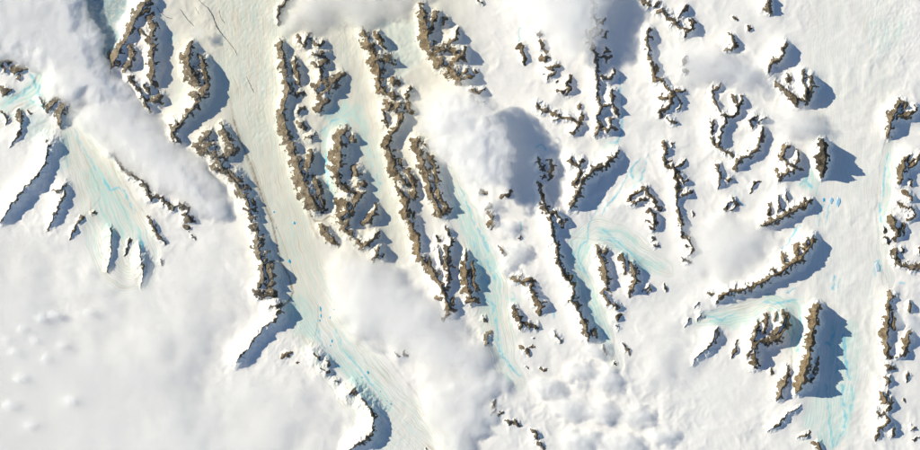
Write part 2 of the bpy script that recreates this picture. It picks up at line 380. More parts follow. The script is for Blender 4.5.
rr('nunatak', 'short tan rock sliver on the slope beside the glacier bend', 2, 3, .1, '281,357,1 287,354,1.3 292,352,1;297,363,.8 298,362,.6')
rr('rock_ridge', 'dark cliff edge poking out of the cloud at the top of the glacier', 4, 3, .8, '290,-8,1.2 287,0,1.2 280,8,1.6 278,15,1.3 278,24,.9')
rr('rock_ridge', 'long brown ridge walling the right bank of the cream glacier', 7, 5, .35, '281,40,1.3 281,50,2.2 284,60,2.8 286,75,3 290,90,2.6 284,105,2.4 283,120,2.8 288,135,4 294,150,4 298,165,4.8 303,180,5 310,195,5.4 316,206,5 320,211,2.4;313,152,2.4 309,165,3 306,175,2.4;315,178,1.6 320,190,3 325,208,2.4;294,58,1.4 297,70,1.6 300,84,1.4;296,95,2 302,92,1.6;296,112,1.6 303,108,1.2;298,122,2 305,128,1.6;306,138,1.4 314,136,1.6')
rr('rock_massif', 'snow-ribbed brown massif next to the long glacier-bank ridge under the top cloud', 6.5, 5, .4, '298,38,1.8 303,45,1.6 308,34,1.4;312,42,1.2 318,45,1.6 324,42,1;310,54,1.4 320,55,2.4 328,52,2.4;312,62,1.6 318,66,1.6 328,61,3;312,84,1.6 317,89,1.6 323,82,2.4 331,85,3.6 339,78,3 343,74,2.2;320,95,2.4 328,92,2.4 333,88,2.4;318,111,2.2 322,105,3 328,100,2.4;318,66,1 322,82,1')
rr('rock_massif', 'oval brown massif ringed by pale ice between two long brown ridges', 8, 5, .3, '346,130,3 340,138,4 341,150,6 340,165,6 338,175,4.4 341,184,3 348,191,3 356,194,2.2;352,136,1.6 354,143,1.6;355,167,2.2 358,175,3 364,174,2.2;358,186,1.6 366,184,1.2;338,202,3 346,205,3.8 350,212,3.4 341,217,3.6 345,223,3;366,191,.9 360,198,1.2 354,207,1.6 349,218,1.6 347,226,1.6;376,205,1.2 374,215,2 369,221,2.2 362,223,1.6;342,228,1.6 347,232,1.6 352,236,2.8 358,240,2.4 362,247,2.2;378,233,1 370,240,1.5 363,247,1.5;381,246,2 377,253,2 372,260,1.2;384,255,1 380,258,.8')
rr('rock_ridge', 'short brown spur at the lower tip of the glacier-bank ridge', 5, 3, .2, '321,225,2.4 327,232,3 332,238,3 336,244,2')
rr('rock_massif', 'dark brown peak with forked snow gullies emerging from the top cloud', 7, 5, .2, '362,30,1.6 368,40,3.6 372,50,3.2;376,33,1.4 380,40,1.6 386,48,1.2;373,60,4.2 382,60,4.2 393,62,3;378,70,3.6 386,72,3;378,78,3 380,88,3 390,95,2 398,97,1.6;390,80,1.6 398,82,2.2;410,88,1.6 406,98,1.6;372,50,2 378,62,2 380,78,2')
rr('rock_ridge', 'long winding scalloped brown ridge below the dark forked peak', 6.5, 4.5, .25, '384,102,2.4 390,106,2.4 396,108,3 402,104,2.2;383,110,1.6 384,120,2 388,125,1.6;408,105,2.2 412,113,2.2;404,112,1.6 400,120,1.6 395,130,1.6 390,137,2.2 387,146,3 391,154,3.4 393,162,3.2 396,172,4 402,180,3.2 408,184,2.4;400,160,2.2 402,166,1.6;407,171,1.6 412,178,2 415,190,2 415,198,1.6;396,187,1.2 402,195,2.4 407,201,3 406,210,3 407,217,2.4 413,226,2 415,234,3 418,240,2 418,248,2 420,255,3 426,263,2.6 432,270,2.6 437,279,2.4 442,284,1.6 443,292,1.6 446,300,2 450,310,2.6 455,312,2;413,215,3 415,222,3;422,250,1 425,257,1.4;430,258,1 430,265,1.4;440,272,1 437,277,1.2;438,298,1.6 446,295,1.6;444,318,2 450,313,2.6')
rr('rock_ridge', 'slim brown ridge with a grey snowy back, twin of the winding ridge', 6, 4.5, .3, '418,137,2.2 416,145,3 420,153,3 424,167,3 428,175,3 430,185,3 431,195,3 436,203,3 441,212,3 447,214,2.2;428,155,1.4 435,165,1.8 437,180,1.4 438,190,1.2 440,198,1.5 446,205,1.8 450,212,1.5;424,142,1.2 428,148,1')
rr('rock_massif', 'ragged dark crest of small cliffs left of the spearhead rock', 6, 4, .5, '437,237,1.2 439,240,.9;438,246,.9 439,255,1 442,264,1;446,228,.9 449,235,.9;452,240,1.6 447,252,2.2 447,262,2.2 448,275,1.6 447,290,1.6;451,300,2.2 455,303,2.2')
rr('rock_ridge', 'spearhead-shaped brown rock rising beside the cyan-streaked ice', 6, 3.5, .15, '465,250,.8 465,260,2 466,270,3 467,280,3.2 468,290,3 470,299,2;472,262,1 474,272,1.2 474,282,1.6 477,290,2;467,303,1.4 474,300,1 479,302,2')
rr('nunatak', 'short dark rock spur trailing down into the cloud shade', 3, 3, .6, '482,316,1.2 486,321,1.2;490,333,1.6 486,338,2.2 488,343,2.2 485,347,.9')
rr('rock_massif', 'large dark brown mountain with a straight cliff edge along the pale glacier', 8, 5, .2, '420,3,1.6 424,15,3.6 426,25,4.2 428,38,5 431,48,4.4 440,50,3.6 450,50,3;438,12,1.6 434,20,1.8 433,28,1.2;446,18,1.6 442,26,1.8;434,58,3 441,64,4.2 448,68,3.8 455,72,3 458,79,3.6 466,79,2.4 473,76,1.6;458,30,1.2 455,38,1.6 450,44,1.6;450,50,3 458,52,2.2 462,53,1.6;455,62,1.8 462,56,1.8 466,48,1.2;463,58,1 466,61,1.2;462,74,1.4 468,71,1.4;475,73,1.2 476,71,1')
rr('rock_ridge', 'low tan rock ribs trailing from the dark mountain into the white cumulus', 4, 4, .1, '470,91,1.2 478,92,1.5 484,90,1.5;474,100,1.2 480,102,1 484,101,.8;471,95,1.5 469,105,1.2;488,118,1.2 488,124,1.5')
rr('nunatak', 'tiny dark rock at the top edge of the snowfield beside the dark mountain', 2.5, 2.5, .5, '478,-3,1.6 479,0,1.6 482,5,1.2')
rr('nunatak', 'T-shaped brown rock standing alone in the snowfield', 3.5, 3, .1, '518,48,1.6 522,47,2.8 526,47,1.6;522,47,2.5 523,55,1.8 524,64,1.1')
rr('rock_ridge', 'string of small brown crags stepping down from the thin top cloud', 4, 5, .3, '536,32,1.5 541,35,.9;539,40,1.2 543,46,2.2 545,51,1.6;540,59,1.2 550,58,1.3;545,66,1.2 552,68,1.5 560,65,1.2;555,72,1 548,77,1.2 544,75,.8;556,82,.8 557,81,.8;570,76,1.2 567,84,1.2 570,88,1.6 566,95,1.2;555,90,.8 562,92,.9 567,88,.9')
rr('rock_ridge', 'crescent ridge with a dark thin crest and a snow bowl on its upper side', 4.5, 4.5, .3, '535,102,1.3 538,108,1.8 542,110,1.6 549,111,.9 556,114,.9 561,117,1.2 568,118,1.3 574,120,1.3 578,124,1.3 577,129,1.3 572,132,1.2 567,131,.8;554,120,.8 560,118,.9;580,104,.9 578,109,.9;582,112,.6 581,120,.8')
rr('rock_ridge', 'tall zigzag dark ridge with side spurs standing in cloud shade beside a blue channel', 5.5, 4.5, .5, '592,-6,1.6 592,0,1.6 594,6,1.6 592,12,1.2 594,18,1.2 597,24,1.2 594,30,1.3 591,36,1.9 590,43,1 592,48,1.6 596,54,1.3 595,60,1.5 597,66,1.4 597,75,1.2 597,84,1.2 596,95,1 598,103,1 601,107,1.6 598,113,1 596,117,.9 599,123,1.2 598,130,1.2 595,136,1.1;597,24,1 602,22,.8 604,19,.8;585,30,.8 588,36,1.9;594,36,1.8 601,30,1.1;600,37,.8 605,36,1.2 607,32,.8;597,57,.8 606,58,1.2 612,57,.9;604,46,.8 607,51,1.2 603,54,.8;597,75,1 608,80,1.2 613,74,1.3 612,70,1.1;600,108,1 606,105,1 612,105,1.2 616,110,1.6 617,114,1;612,105,1 611,96,1.2 612,91,1.5 615,90,.8;600,126,.9 606,131,1.6 611,126,1.2 616,130,1.2;610,118,.8 611,124,.8')
rr('rock_ridge', 'sharp slanting ridge throwing a deep blue shade below the zigzag ridge', 9, 5, .5, '618,152,1 610,160,1.5 600,167,1.6 590,172,1.6 582,180,1.6 578,190,1.5 574,202,1.6 570,208,1;570,158,1.2 572,165,1.6 578,166,1.2 582,160,.9;579,168,1.2 580,175,1.2 575,182,1.9 572,185,1.2;592,167,1.2 590,165,1;571,195,1 574,200,.8')
rr('rock_ridge', 'long thin dark ridge snaking down beside the hook-shaped blue glacier', 6.5, 4.5, .6, '537,157,1.2 540,166,1.6 546,171,1.4;547,161,1.2 550,160,1.6 551,168,1.2 549,178,1.2;540,176,1.2 544,176,1;538,183,1 541,192,1.3 543,202,1.6 546,212,1.6 550,213,1.2 551,226,1.3 553,236,1.3 556,248,1.3 558,260,1.3 563,272,1.3 567,280,1.1 573,284,1.5 573,292,1.6 572,301,1.3 576,306,1.3 580,316,1.9 585,323,1.8 586,332,2.4 589,340,1.9;550,212,1 556,213,1 559,219,.8 562,226,1;566,220,.9 562,226,1;567,280,1 572,277,1.2;592,329,2 597,336,2.3')
rr('rock_massif', 'dark U-shaped rock enclosing a bright snow patch below the puffy clouds', 5.5, 3.5, .2, '513,278,2.4 518,280,2.4 526,282,1.6 532,280,1.3;532,282,1.6 531,290,2.2 535,297,2 539,301,2.2 541,307,2.2 541,313,1.9;513,306,1.6 516,312,2.4 519,318,2.6 522,324,3 520,329,1.6;524,324,2.2 532,326,1.9 538,327,1.2')
rr('nunatak', 'small forked brown outcrop on the snow below the U-shaped rock', 2.5, 2.5, .2, '521,347,1.6 526,351,1.9 529,356,1.9;530,347,1.2 533,346,.9;532,338,.9 533,338,.7')
rr('nunatak', 'pair of tiny dark rocks in the snow under the forked outcrop', 2, 3, .4, '525,366,.9 528,368,1.2;540,369,.9 546,370,1')
rr('snow_ridge', 'little shaded snow crest between the U-shaped rock and the snaking ridge', 3, 4, .6, '552,331,.5 554,334,.9 558,337,.9 562,342,.3')
rr('rock_ridge', 'dotted chain of dark rocks crossing the cloud shade at the bottom', 3, 3.5, .6, '494,401,.9 493,407,1.3;495,410,.8 491,415,.9;499,414,1.5 502,412,1.3;505,421,1 512,423,1.5;514,419,1.2 518,425,1.9;531,428,1.2 535,434,1.9 538,440,1.2;534,443,.9 540,444,1.2 543,448,.9')
rr('nunatak', 'pair of dark rocks breaking through the edge of the central cloud', 2.5, 2.5, .4, '395,353,.9 400,356,.9;404,352,1.5 407,356,1.3')
rr('rock_ridge', 'dark rocks half buried by white puffs beside the cyan-streaked ice', 3.5, 3.5, .3, '478,192,1.2 485,194,1.9;486,208,1.5 491,205,.9;488,212,2.2 492,216,2.6 493,222,2.6 492,228,2')
rr('nunatak', 'little dark rock at the foot of the bright cumulus', 3, 3, .3, '502,198,1.5 505,195,1.2 510,191,1')
rr('nunatak', 'thin slanting rock splinter among the white puffs', 2.5, 2.5, .1, '499,246,.8 503,252,1 506,255,.7;518,238,.8 522,238,.8')
rr('rock_ridge', 'knobbly brown ridge inside the hook of the blue glacier', 5.5, 3.5, .35, '596,246,1.2 598,253,1.6 602,258,2.2 604,265,3 606,273,3 607,282,2.2 607,290,1.9;606,249,1.2 604,256,2.2;602,290,1.2 606,298,1 608,301,1.2 613,305,1.8 619,307,1.2;615,318,1.6 620,316,1.6;617,327,.9 618,328,.7')
rr('rock_ridge', 'stubby two-toned ridge, brown face and shaded back, inside the glacier hook', 6, 3.5, .35, '622,256,1.9 624,264,2.3 625,272,2.2;629,262,1.6 635,272,1.6 636,280,1.6 633,286,1.9 629,294,1.2')
rr('nunatak', 'small horseshoe outcrop on the snow beyond the stubby two-toned ridge', 2.5, 2.5, .2, '643,290,1.2 648,287,1.2 651,290,1 648,293,.8;665,284,.9 666,290,.8')
rr('nunatak', 'slanting brown rock strip standing alone low in the wide snowfield', 2.5, 3, .3, '623,343,1 627,350,1.2 629,354,1')
rr('nunatak', 'faint grey specks of rock at the tail of the hook-shaped glacier', 2, 3, .6, '603,345,.8 606,354,.8;614,362,.9 616,366,.6')
rr('rock_ridge', 'crooked dark ridge at the top edge with a snowy triangular tip', 5, 5, .35, '641,-3,1.2 641,0,1.2 645,4,1.2 652,6,1.2 658,3,1.2;656,13,1.5 662,11,1.6 666,14,1.2 668,18,.9 674,23,1.6 680,28,1.2 687,31,1.6 692,28,1 692,20,.9;686,6,1.2 684,9,1.2 681,14,1 678,18,.9;688,18,.8 690,24,.8')
rr('rock_ridge', 'thin curved brown ridge dropping from a pointed tip to a bunch of shaded crags', 5, 4.5, .25, '648,28,1.2 648,36,1.9 647,43,1.2 648,52,1 650,60,1 652,68,1.5 654,75,1.5 657,80,1.8 662,80,1.2 666,87,1.2 671,91,1.2 672,97,1.2 670,103,1.2 666,108,1.2 660,111,1.2 659,117,1.2;657,66,1.2 654,72,1.4;658,97,1.5 664,98,1.5 669,97,1.2;676,91,1.2 683,91,.9;676,96,1 679,102,1.2;667,118,.9 672,121,1.2 676,122,.9;677,109,1 681,105,.7')
rr('nunatak', 'tiny forked crags on the snow right of the thin curved ridge', 3, 3, .4, '686,57,.8 683,64,.8;685,70,1.2 682,73,.9;685,70,1 688,71,.9')
rr('rock_ridge', 'spiny ridge with saw-tooth side spurs pointing across smooth snow', 4, 4, .25, '664,142,1.5 665,148,1.8 664,157,1.6 666,165,2 671,167,1.3 674,170,1.2 676,180,1 676,190,1 676,205,1 680,217,1.5 681,225,1.8 680,230,1.2 682,235,1 688,239,.9 691,244,.9 692,251,.9 688,256,.8;675,168,1.2 680,165,.9 686,160,.8;676,172,1.2 680,177,.9 683,183,.9 689,179,.7;673,178,.8 678,181,.8;675,188,1 681,190,1.2;678,198,.8 684,194,1.2 691,192,.9;684,246,.8 690,246,1;672,143,1.2 671,146,1;692,212,.9 693,215,.7')
rr('nunatak', 'small dark rock at the left edge of the smooth low fog', 2.5, 2.5, .5, '681,257,1.2 686,262,1.5 690,263,1.2')
rr('rock_ridge', 'tan horseshoe ridge with a stem of broken crags in the middle snowfield', 4, 4, .1, '628,202,1.2 630,195,1.5 637,192,1.2 641,188,1.2 645,190,1.2 648,194,1 653,198,1.2 655,205,1.6 659,210,.9;628,202,1 635,203,1.2 641,199,1 647,199,1;646,212,1 650,210,.9 653,214,1.2 655,222,1.2 653,228,1.6 648,227,1.2;646,221,1.3 650,222,1.3;652,238,.9 653,240,.8;653,243,.7 658,247,.9')
rr('rock_ridge', 'ring of dark crests around a snow bowl with ribbed tan left flank', 5, 5, .4, '719,83,1 716,89,1 712,91,.8 713,100,1 716,106,1 721,113,1 726,117,1.5 732,115,1.5 737,110,1.2 738,106,1.2;731,95,1.6 734,100,1.2 738,106,1.2 741,99,1 743,96,.9;710,119,.7 712,125,.9 710,131,.9 714,137,.9 713,141,1 717,146,1.2;726,117,.9 722,127,.8 718,138,.8 718,146,1 722,150,1 728,153,1 733,157,1;756,115,1.2 750,120,1.2 752,128,1;766,117,.8 757,122,.8;762,128,1.5 760,138,1.2 757,149,1.6 748,155,1.8 739,160,2.2 734,168,1.9;717,163,.8 718,172,.9 720,180,.9 718,188,.9;724,178,1.5 731,180,1.5')
rr('nunatak', 'leaf-shaped grey rock with a split crest alone on the snow below the ring', 3, 2.5, .3, '725,211,1.2 727,204,1.2 733,200,1.2 737,205,1.2;729,210,.9 735,206,.9')
rr('rock_ridge', 'dark notched rock at the top edge with blue shade on the big white glacier', 6, 4, .5, '766,-6,1.6 767,0,1.6 768,8,2 769,14,1.2')
rr('nunatak', 'two small crags with blue shade among the thin scattered clouds', 3.5, 3.5, .3, '733,18,.9 736,20,.9;729,33,.9 733,40,1.2 734,46,1.2 724,51,.9')
rr('nunatak', 'lone dark crag beside thin scattered cloud', 3, 3, .4, '748,26,1.2 750,31,1.2')
rr('rock_ridge', 'dark V-shaped ridge with a hooked upper crest beside the big white glacier', 8, 5, .5, '787,46,1.2 782,47,1.2 783,54,1.2 778,59,1.2 772,61,1.2 770,65,1.2 769,72,.9;773,81,.9 780,87,1.3 787,90,1.3 793,97,1.6 797,104,2.2;802,72,1.5 802,78,1.6 804,86,1.3 806,95,2 806,104,1.6;810,76,2 810,90,1.6 808,100,1.3;788,76,1 788,82,1;793,99,1.5 800,101,1 806,100,1.2')
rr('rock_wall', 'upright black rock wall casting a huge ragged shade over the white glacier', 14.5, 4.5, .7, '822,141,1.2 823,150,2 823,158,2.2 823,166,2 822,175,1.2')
rr('nunatak', 'pair of tan crags with shaded hollows left of the black rock wall', 5, 4, .3, '790,146,1.5 784,149,1.9 781,157,1.5 787,163,1.2 793,166,1 797,158,1 797,150,.9;777,170,1.2 779,177,1.5 786,173,1.2 796,168,1.3 800,170,1.5')
rr('rock_ridge', 'slanting dark ridge with pale ribs near the three little ponds', 6.5, 4.5, .4, '811,200,1.5 806,205,1.5 798,208,1.9 790,212,1.9 782,217,2.2 775,220,2.2 769,222,1.9 760,226,1.2;779,196,.7 779,214,.7;785,193,.7 787,200,.6;768,205,.8 769,215,.8;803,199,.7 804,205,.7')
rr('nunatak', 'faint tan curl of rock in the snow beside the ring', 2, 3, .1, '750,192,.8 751,187,.9 755,183,1 760,181,.8')
rr('rock_ridge', 'big hooked tan rock alone on the right of the wide white glacier', 6.5, 4.5, .35, '905,104,1.5 899,103,1.9 896,108,2.6 892,115,2.6 889,123,1.9 888,133,1.5 887,138,1.1;905,104,1.5 903,110,1.5;895,118,1.6 903,116,2.2 910,114,2.2 915,111,1.2 914,106,.9')
rr('rock_massif', 'cluster of tan cliffs and dark ledges along the right edge', 5.5, 4.5, .2, '911,153,1.2 905,158,1.6 903,168,2.6 901,178,3 896,186,1.6;908,163,1.2 914,158,.9;921,153,1.6 917,158,1.6 915,164,1.6 908,168,1.2;903,192,1.9 908,196,1.9 912,200,1.2;910,180,1 911,186,.9;895,202,1.2 902,206,1.6 910,208,1.3 914,214,1 909,220,.9;890,215,1.6 893,222,3 897,230,3.6 895,239,2.4;902,226,2.2 905,232,1.6')
rr('nunatak', 'small brown rocks left of the tan cliffs by the glacier edge', 3, 2.5, .3, '883,227,.9 885,232,.8;884,238,1.2 888,242,1.1')
rr('rock_ridge', 'dark angular ledge below the tan cliffs', 4.5, 3.5, .4, '895,249,1.9 895,260,1.6 900,264,1.9 908,266,1.9 916,268,2.2 924,270,2;901,247,1.2 902,251,1;918,248,1.2 920,254,1.2')
rr('rock_ridge', 'long straight column of tan cliffs down the right bank of the white glacier', 5, 3.5, .2, '889,293,1.9 892,297,2.2 888,302,1.6 888,308,1.6 888,315,2.6 887,325,3 886,335,3 886,345,2.6 886,354,2.2 890,358,1.8;893,312,1.2 893,330,1.2;884,365,1.2 888,367,2.2 893,369,1.6')
rr('rock_ridge', 'curved tan spur branching off beside the straight cliff column', 4.5, 3.5, .2, '909,302,1 909,311,1.2;909,331,1.2 907,342,1.9 905,349,2 902,354,1.2 896,357,1')
rr('rock_ridge', 'curly tan rocks in S-shapes continuing the straight cliff column downward', 4.5, 3.5, .2, '883,377,1.2 888,379,1.5 887,386,.9;880,391,1.6 884,398,2.2 886,402,1.8 890,405,1.2 886,411,1.2;887,391,1.2 888,394,1;876,408,.8 878,416,.9 884,414,1;884,414,1 888,420,1.2 885,424,1.5 879,428,1.6 877,434,1.5 876,440,1.2;891,397,.6 890,408,.6;893,424,1 892,436,1.3')
rr('nunatak', 'small dark crag by the right edge beside the curly rocks', 3, 3, .5, '908,373,.9 907,381,1.2')
rr('nunatak', 'two little dark crags low at the right edge', 3, 3, .5, '910,429,1.6 914,427,1.2;915,440,1.2 917,437,.9;904,401,.7 905,400,.6')
rr('rock_ridge', 'long slanting brown ridge with sunlit knobs and ragged shade above the horseshoe peak', 7.5, 5, .15, '813,236,1.6 811,244,1.6 805,253,1.6 799,260,1.9 790,264,1.6 784,270,1.9 775,275,1.9 768,278,1.9 758,284,2 750,288,1.6 745,287,1.3 738,291,1.6 728,291,1.6 722,295,1.3 717,300,1.6;807,238,1.8 805,244,2 806,250,1.4;797,247,1.6 796,252,2.2 798,257,1.6;783,255,1.6 784,260,2.2 788,263,1.6;772,268,1.2 775,273,1.4;708,293,.9 712,294,.9')
rr('rock_massif', 'black-shaded horseshoe peak with three upright brown teeth', 7.5, 4, .3, '757,321,1.2 755,335,1.5 752,345,1 748,358,.6;766,314,2.2 766,325,2.2 764,333,1.5;776,313,1.4 775,322,1.5;784,313,1.6 782,321,2.2 778,330,2.2 773,336,1.6;788,317,1.4 785,328,2 778,338,3 769,343,3 760,341,2.2 755,343,1.6 753,350,2 755,360,3 755,368,2.2')
rr('nunatak', 'thin curved brown splinter left of the horseshoe peak', 2.5, 2.5, .1, '736,341,1 735,350,1 731,357,1')
rr('snow_ridge', 'shaded snow ridge with a thin dark crest left of the brown splinter', 4.5, 5, .6, '717,327,1 714,335,1 710,345,1.2 703,352,.7 696,357,.4 691,366,.2;719,333,.9 715,342,.9')
rr('snow_ridge', 'tiny snow fin with dark edge below the slanting knobby ridge', 3, 4, .6, '702,313,.5 700,316,.9 697,320,.8;690,318,.2 684,326,.2;700,302,.2 694,308,.2')
rr('rock_wall', 'tall thin brown rock wall throwing a huge dark shade on the glacier', 14.9, 5.0, .05, '815,306,1.6 815,315,2 813,325,1.5 811,338,1.2 809,350,1.5 807,362,1.6 805,370,2.2 803,377,2.6 800,384,2.2 797,391,1')
rr('rock_ridge', 'low broken rock rib at the shaded foot of the tall thin wall', 4, 3, .5, '817,356,1 816,362,1.3 815,370,1.5 813,378,2 808,385,2')
rr('rock_ridge', 'dark finger ridge between the horseshoe peak and the tall thin wall', 5, 4, .4, '788,365,1.2 786,373,1.6 785,379,1.6 783,386,1.9 780,395,1.9 777,400,1.2;771,369,.9 771,374,.8')
rr('nunatak', 'brown curl of rock and small dark knob at the bottom edge', 3, 3.5, .3, '798,437,.8 805,436,.9 809,432,.7;814,442,1.5 818,445,1.6 820,452,1.5')
rr('snow_ridge', 'blue-shaded snow crest slanting below the dark finger ridge', 3.5, 5, .6, '801,404,.2 794,410,.3 789,412,.4 783,420,.6 775,426,.4 766,432,.1')
rr('snow_ridge', 'curved snow scarp with a dark rock band along the lower glacier', 7, 7, .6, '312,348,.9 315,355,1.2 320,360,1.2;325,360,.9 330,365,1.2;321,368,1.2 328,373,1.2;333,381,.9 338,382,.9;344,391,1.2 350,393,1.5 355,390,1.5 357,396,.9 362,399,1.5 366,403,1.3 371,410,1.2 373,417,1.6 373,425,1.9 371,434,1.9 366,438,2.2 359,442,2.2 352,447,2.2 346,453,2.2')
rr('nunatak', 'tiny brown rock at the bottom edge under the lower glacier', 2, 2.5, .3, '425,449,1.1 427,452,1')

# ---------------------------------------------------------------- ground height and masks
def ground_base(x, y):
    z = 0.9 * fbm(x, y, 120, 3, 1)
    return z

# broad swell of snow under the ridges, blurred on a coarse grid
cw = 3.0
gx0, gy0, gnx, gny = -150.0, -150.0, 410, 260
swell = np.zeros((gny, gnx))
for (_, _, H, ap, _, lines) in R:
    for L in lines:
        for p, q in zip(L, L[1:]):
            n = int(math.hypot(q[0] - p[0], q[1] - p[1]) / 1.5) + 1
            for k in range(n):
                t = k / n
                i = int((p[0] + (q[0] - p[0]) * t - gx0) / cw); j = int((p[1] + (q[1] - p[1]) * t - gy0) / cw)
                if 0 <= i < gnx and 0 <= j < gny: swell[j, i] = max(swell[j, i], min(H, 9))
fx = np.fft.fftfreq(gnx)[None, :]; fy = np.fft.fftfreq(gny)[:, None]
sw = np.real(np.fft.ifft2(np.fft.fft2(swell) * np.exp(-2 * np.pi ** 2 * (7.0 / cw) ** 2 * (fx ** 2 + fy ** 2))))
sw = sw * 2.1

def bil(a, x, y):
    u = np.clip((x - gx0) / cw, 0, gnx - 1.001); v = np.clip((y - gy0) / cw, 0, gny - 1.001)
    i = u.astype(int); j = v.astype(int); fu = u - i; fv = v - j
    return (a[j, i] * (1 - fu) + a[j, i + 1] * fu) * (1 - fv) + (a[j + 1, i] * (1 - fu) + a[j + 1, i + 1] * fu) * fv

def line_mask(x, y, L, soft=0.5, wob=0.6, gain=1.0):
    best = np.zeros(np.shape(x))
    xs = [p[0] for p in L]; ys = [p[1] for p in L]
    m = (x > min(xs) - 6) & (x < max(xs) + 6) & (y > min(ys) - 6) & (y < max(ys) + 6)
    if not m.any(): return best
    X, Y = x[m], y[m]
    Xw = X + wob * perlin(X / 5, Y / 5, 31); Yw = Y + wob * perlin(X / 5, Y / 5, 32)
    b = np.zeros(X.shape)
    for p, q in zip(L, L[1:]):
        d, t, s, _ = seg_dist(Xw, Yw, p, q)
        w = p[2] + (q[2] - p[2]) * t
        b = np.maximum(b, sstep(w + soft, w - soft * 0.6, d))
    best[m] = b * gain
    return best

GL = [(lab, st, pts(s)) for lab, st, s in GLACIERS]

def masks(x, y):
    """per-vertex masks of the snow surface at map positions"""
    x = np.asarray(x, float); y = np.asarray(y, float)
    sh = x.shape
    inn = (x > -140) & (x < 1060) & (y > -120) & (y < 570)
    blue = np.zeros(sh); dirt = np.zeros(sh); tan = np.zeros(sh); sea = np.zeros(sh); melt = np.zeros(sh); rough = np.zeros(sh)
    famt = np.zeros(sh); gid = np.full(sh, -1); flow = np.zeros(sh + (3,))
    wx = x + 3.0 * fbm(x, y, 18, 2, 41); wy = y + 3.0 * fbm(x, y, 18, 2, 45)
    for gi, (lab, st, L) in enumerate(GL):
        xs = [p[0] for p in L]; ys = [p[1] for p in L]; mw = max(p[2] for p in L) + 8
        m = (x > min(xs) - mw) & (x < max(xs) + mw) & (y > min(ys) - mw) & (y < max(ys) + mw)
        X, Y = wx[m], wy[m]
        bd = np.full(X.shape, 1e9); bs = np.zeros(X.shape); bw = np.ones(X.shape); acc = 0.0
        bt = np.zeros(X.shape)
        for p, q in zip(L, L[1:]):
            d, t, s, Ls = seg_dist(X, Y, p, q)
            w = p[2] + (q[2] - p[2]) * t
            u = d < bd
            bd[u] = d[u]; bs[u] = (acc + t * Ls)[u]; bw[u] = w[u]; bt[u] = (s * d / np.maximum(w, 1))[u]
            acc += Ls
        amt = sstep(1.08, 0.80, bd / bw) * st
        mm = np.zeros(sh); mm[m] = amt
        wm = np.mean([p[2] for p in L])
        f = np.zeros(sh + (3,)); ff = np.zeros(X.shape + (3,))
        ff[:, 0] = bs / 55.0 + gi * 7.3; ff[:, 1] = bt * wm / 1.9 + gi * 3.1; f[m] = ff
        up = mm > famt
        flow[up] = f[up]; gid[up] = gi; famt = np.maximum(famt, mm)
    for st, soft, s in ICE:
        P = pts(s); xs = [p[0] for p in P]; ys = [p[1] for p in P]
        m = (x > min(xs) - soft) & (x < max(xs) + soft) & (y > min(ys) - soft) & (y < max(ys) + soft)
        if m.any(): blue[m] = np.maximum(blue[m], st * sstep(-soft * 0.5, soft * 0.7, poly_sd(wx[m], wy[m], P) + 2.2 * fbm(x[m], y[m], 7, 3, 51)))
    for s in SEA:
        P = pts(s); m = (x > 70) & (x < 140) & (y > -50) & (y < 85)
        sea[m] = sstep(-2, 3, poly_sd(wx[m], wy[m], P))
    for st, soft, s in TAN:
        tan = np.maximum(tan, np.where(inn, st * sstep(-soft, soft, poly_sd(x, y, pts(s))), 0))
    for s in MELT: melt = np.maximum(melt, line_mask(x, y, pts(s), 0.8, 1.4))
    for st, s in DIRT: dirt = np.maximum(dirt, line_mask(x, y, pts(s), 0.6, 0.5, st))
    for amp, wl, s in ROUGH:
        P = pts(s); xs = [p[0] for p in P]; ys = [p[1] for p in P]
        m = (x > min(xs) - 9) & (x < max(xs) + 9) & (y > min(ys) - 9) & (y < max(ys) + 9)
        if m.any(): rough[m] = np.maximum(rough[m], amp * sstep(-8, 8, poly_sd(x[m], y[m], P)))
    return dict(blue=blue, dirt=dirt, tan=tan, sea=sea, melt=melt, rough=rough, flowamt=famt, flow=flow), gid

def ground_z(x, y, rough, famt):
    hum = ridged(x * 0.8 + y * 0.5, (y - x * 0.6) * 0.55, 3.6, 2, 61)
    off = 1 - 0.8 * np.clip(famt, 0, 1)
    r1 = ridged(x + 5 * fbm(x, y, 20, 2, 63), y + 5 * fbm(x, y, 20, 2, 66), 34, 3, 71)
    drift = 1.7 * r1 * off * (0.5 + 0.8 * fbm(x, y, 70, 2, 74)) + 0.05 * fbm(x * 0.7 + y * 0.7, (y - x) * 0.4, 9, 3, 77) * off
    body = bil(sw, x, y) * (1 + 0.30 * ridged(x + 3 * fbm(x, y, 9, 2, 81), y + 3 * fbm(x, y, 9, 2, 84), 15, 4, 87))
    return ground_base(x, y) + body + rough * hum * 0.75 + drift + 0.16 * fbm(x, y, 20, 3, 11)

def axis(lo, hi, n_out, far):
    inner = np.arange(lo, hi + 0.01, 1.0)
    g = np.cumsum(np.geomspace(1.0, 1.0 * (1.16 ** n_out), n_out)); g = g / g[-1] * far
    g = np.maximum.accumulate(np.maximum(g, np.arange(1, n_out + 1)))
    return np.concatenate([lo - g[::-1], inner, hi + g])

ax = axis(-16, 936, 60, 4000); ay = axis(-16, 466, 60, 4000)
gxx, gyy = np.meshgrid(ax, ay)
nx, ny = len(ax), len(ay)
gm, gid = masks(gxx, gyy)
gz = ground_z(gxx, gyy, gm['rough'], gm['flowamt'])
gz = gz - 0.5 * gm['sea']

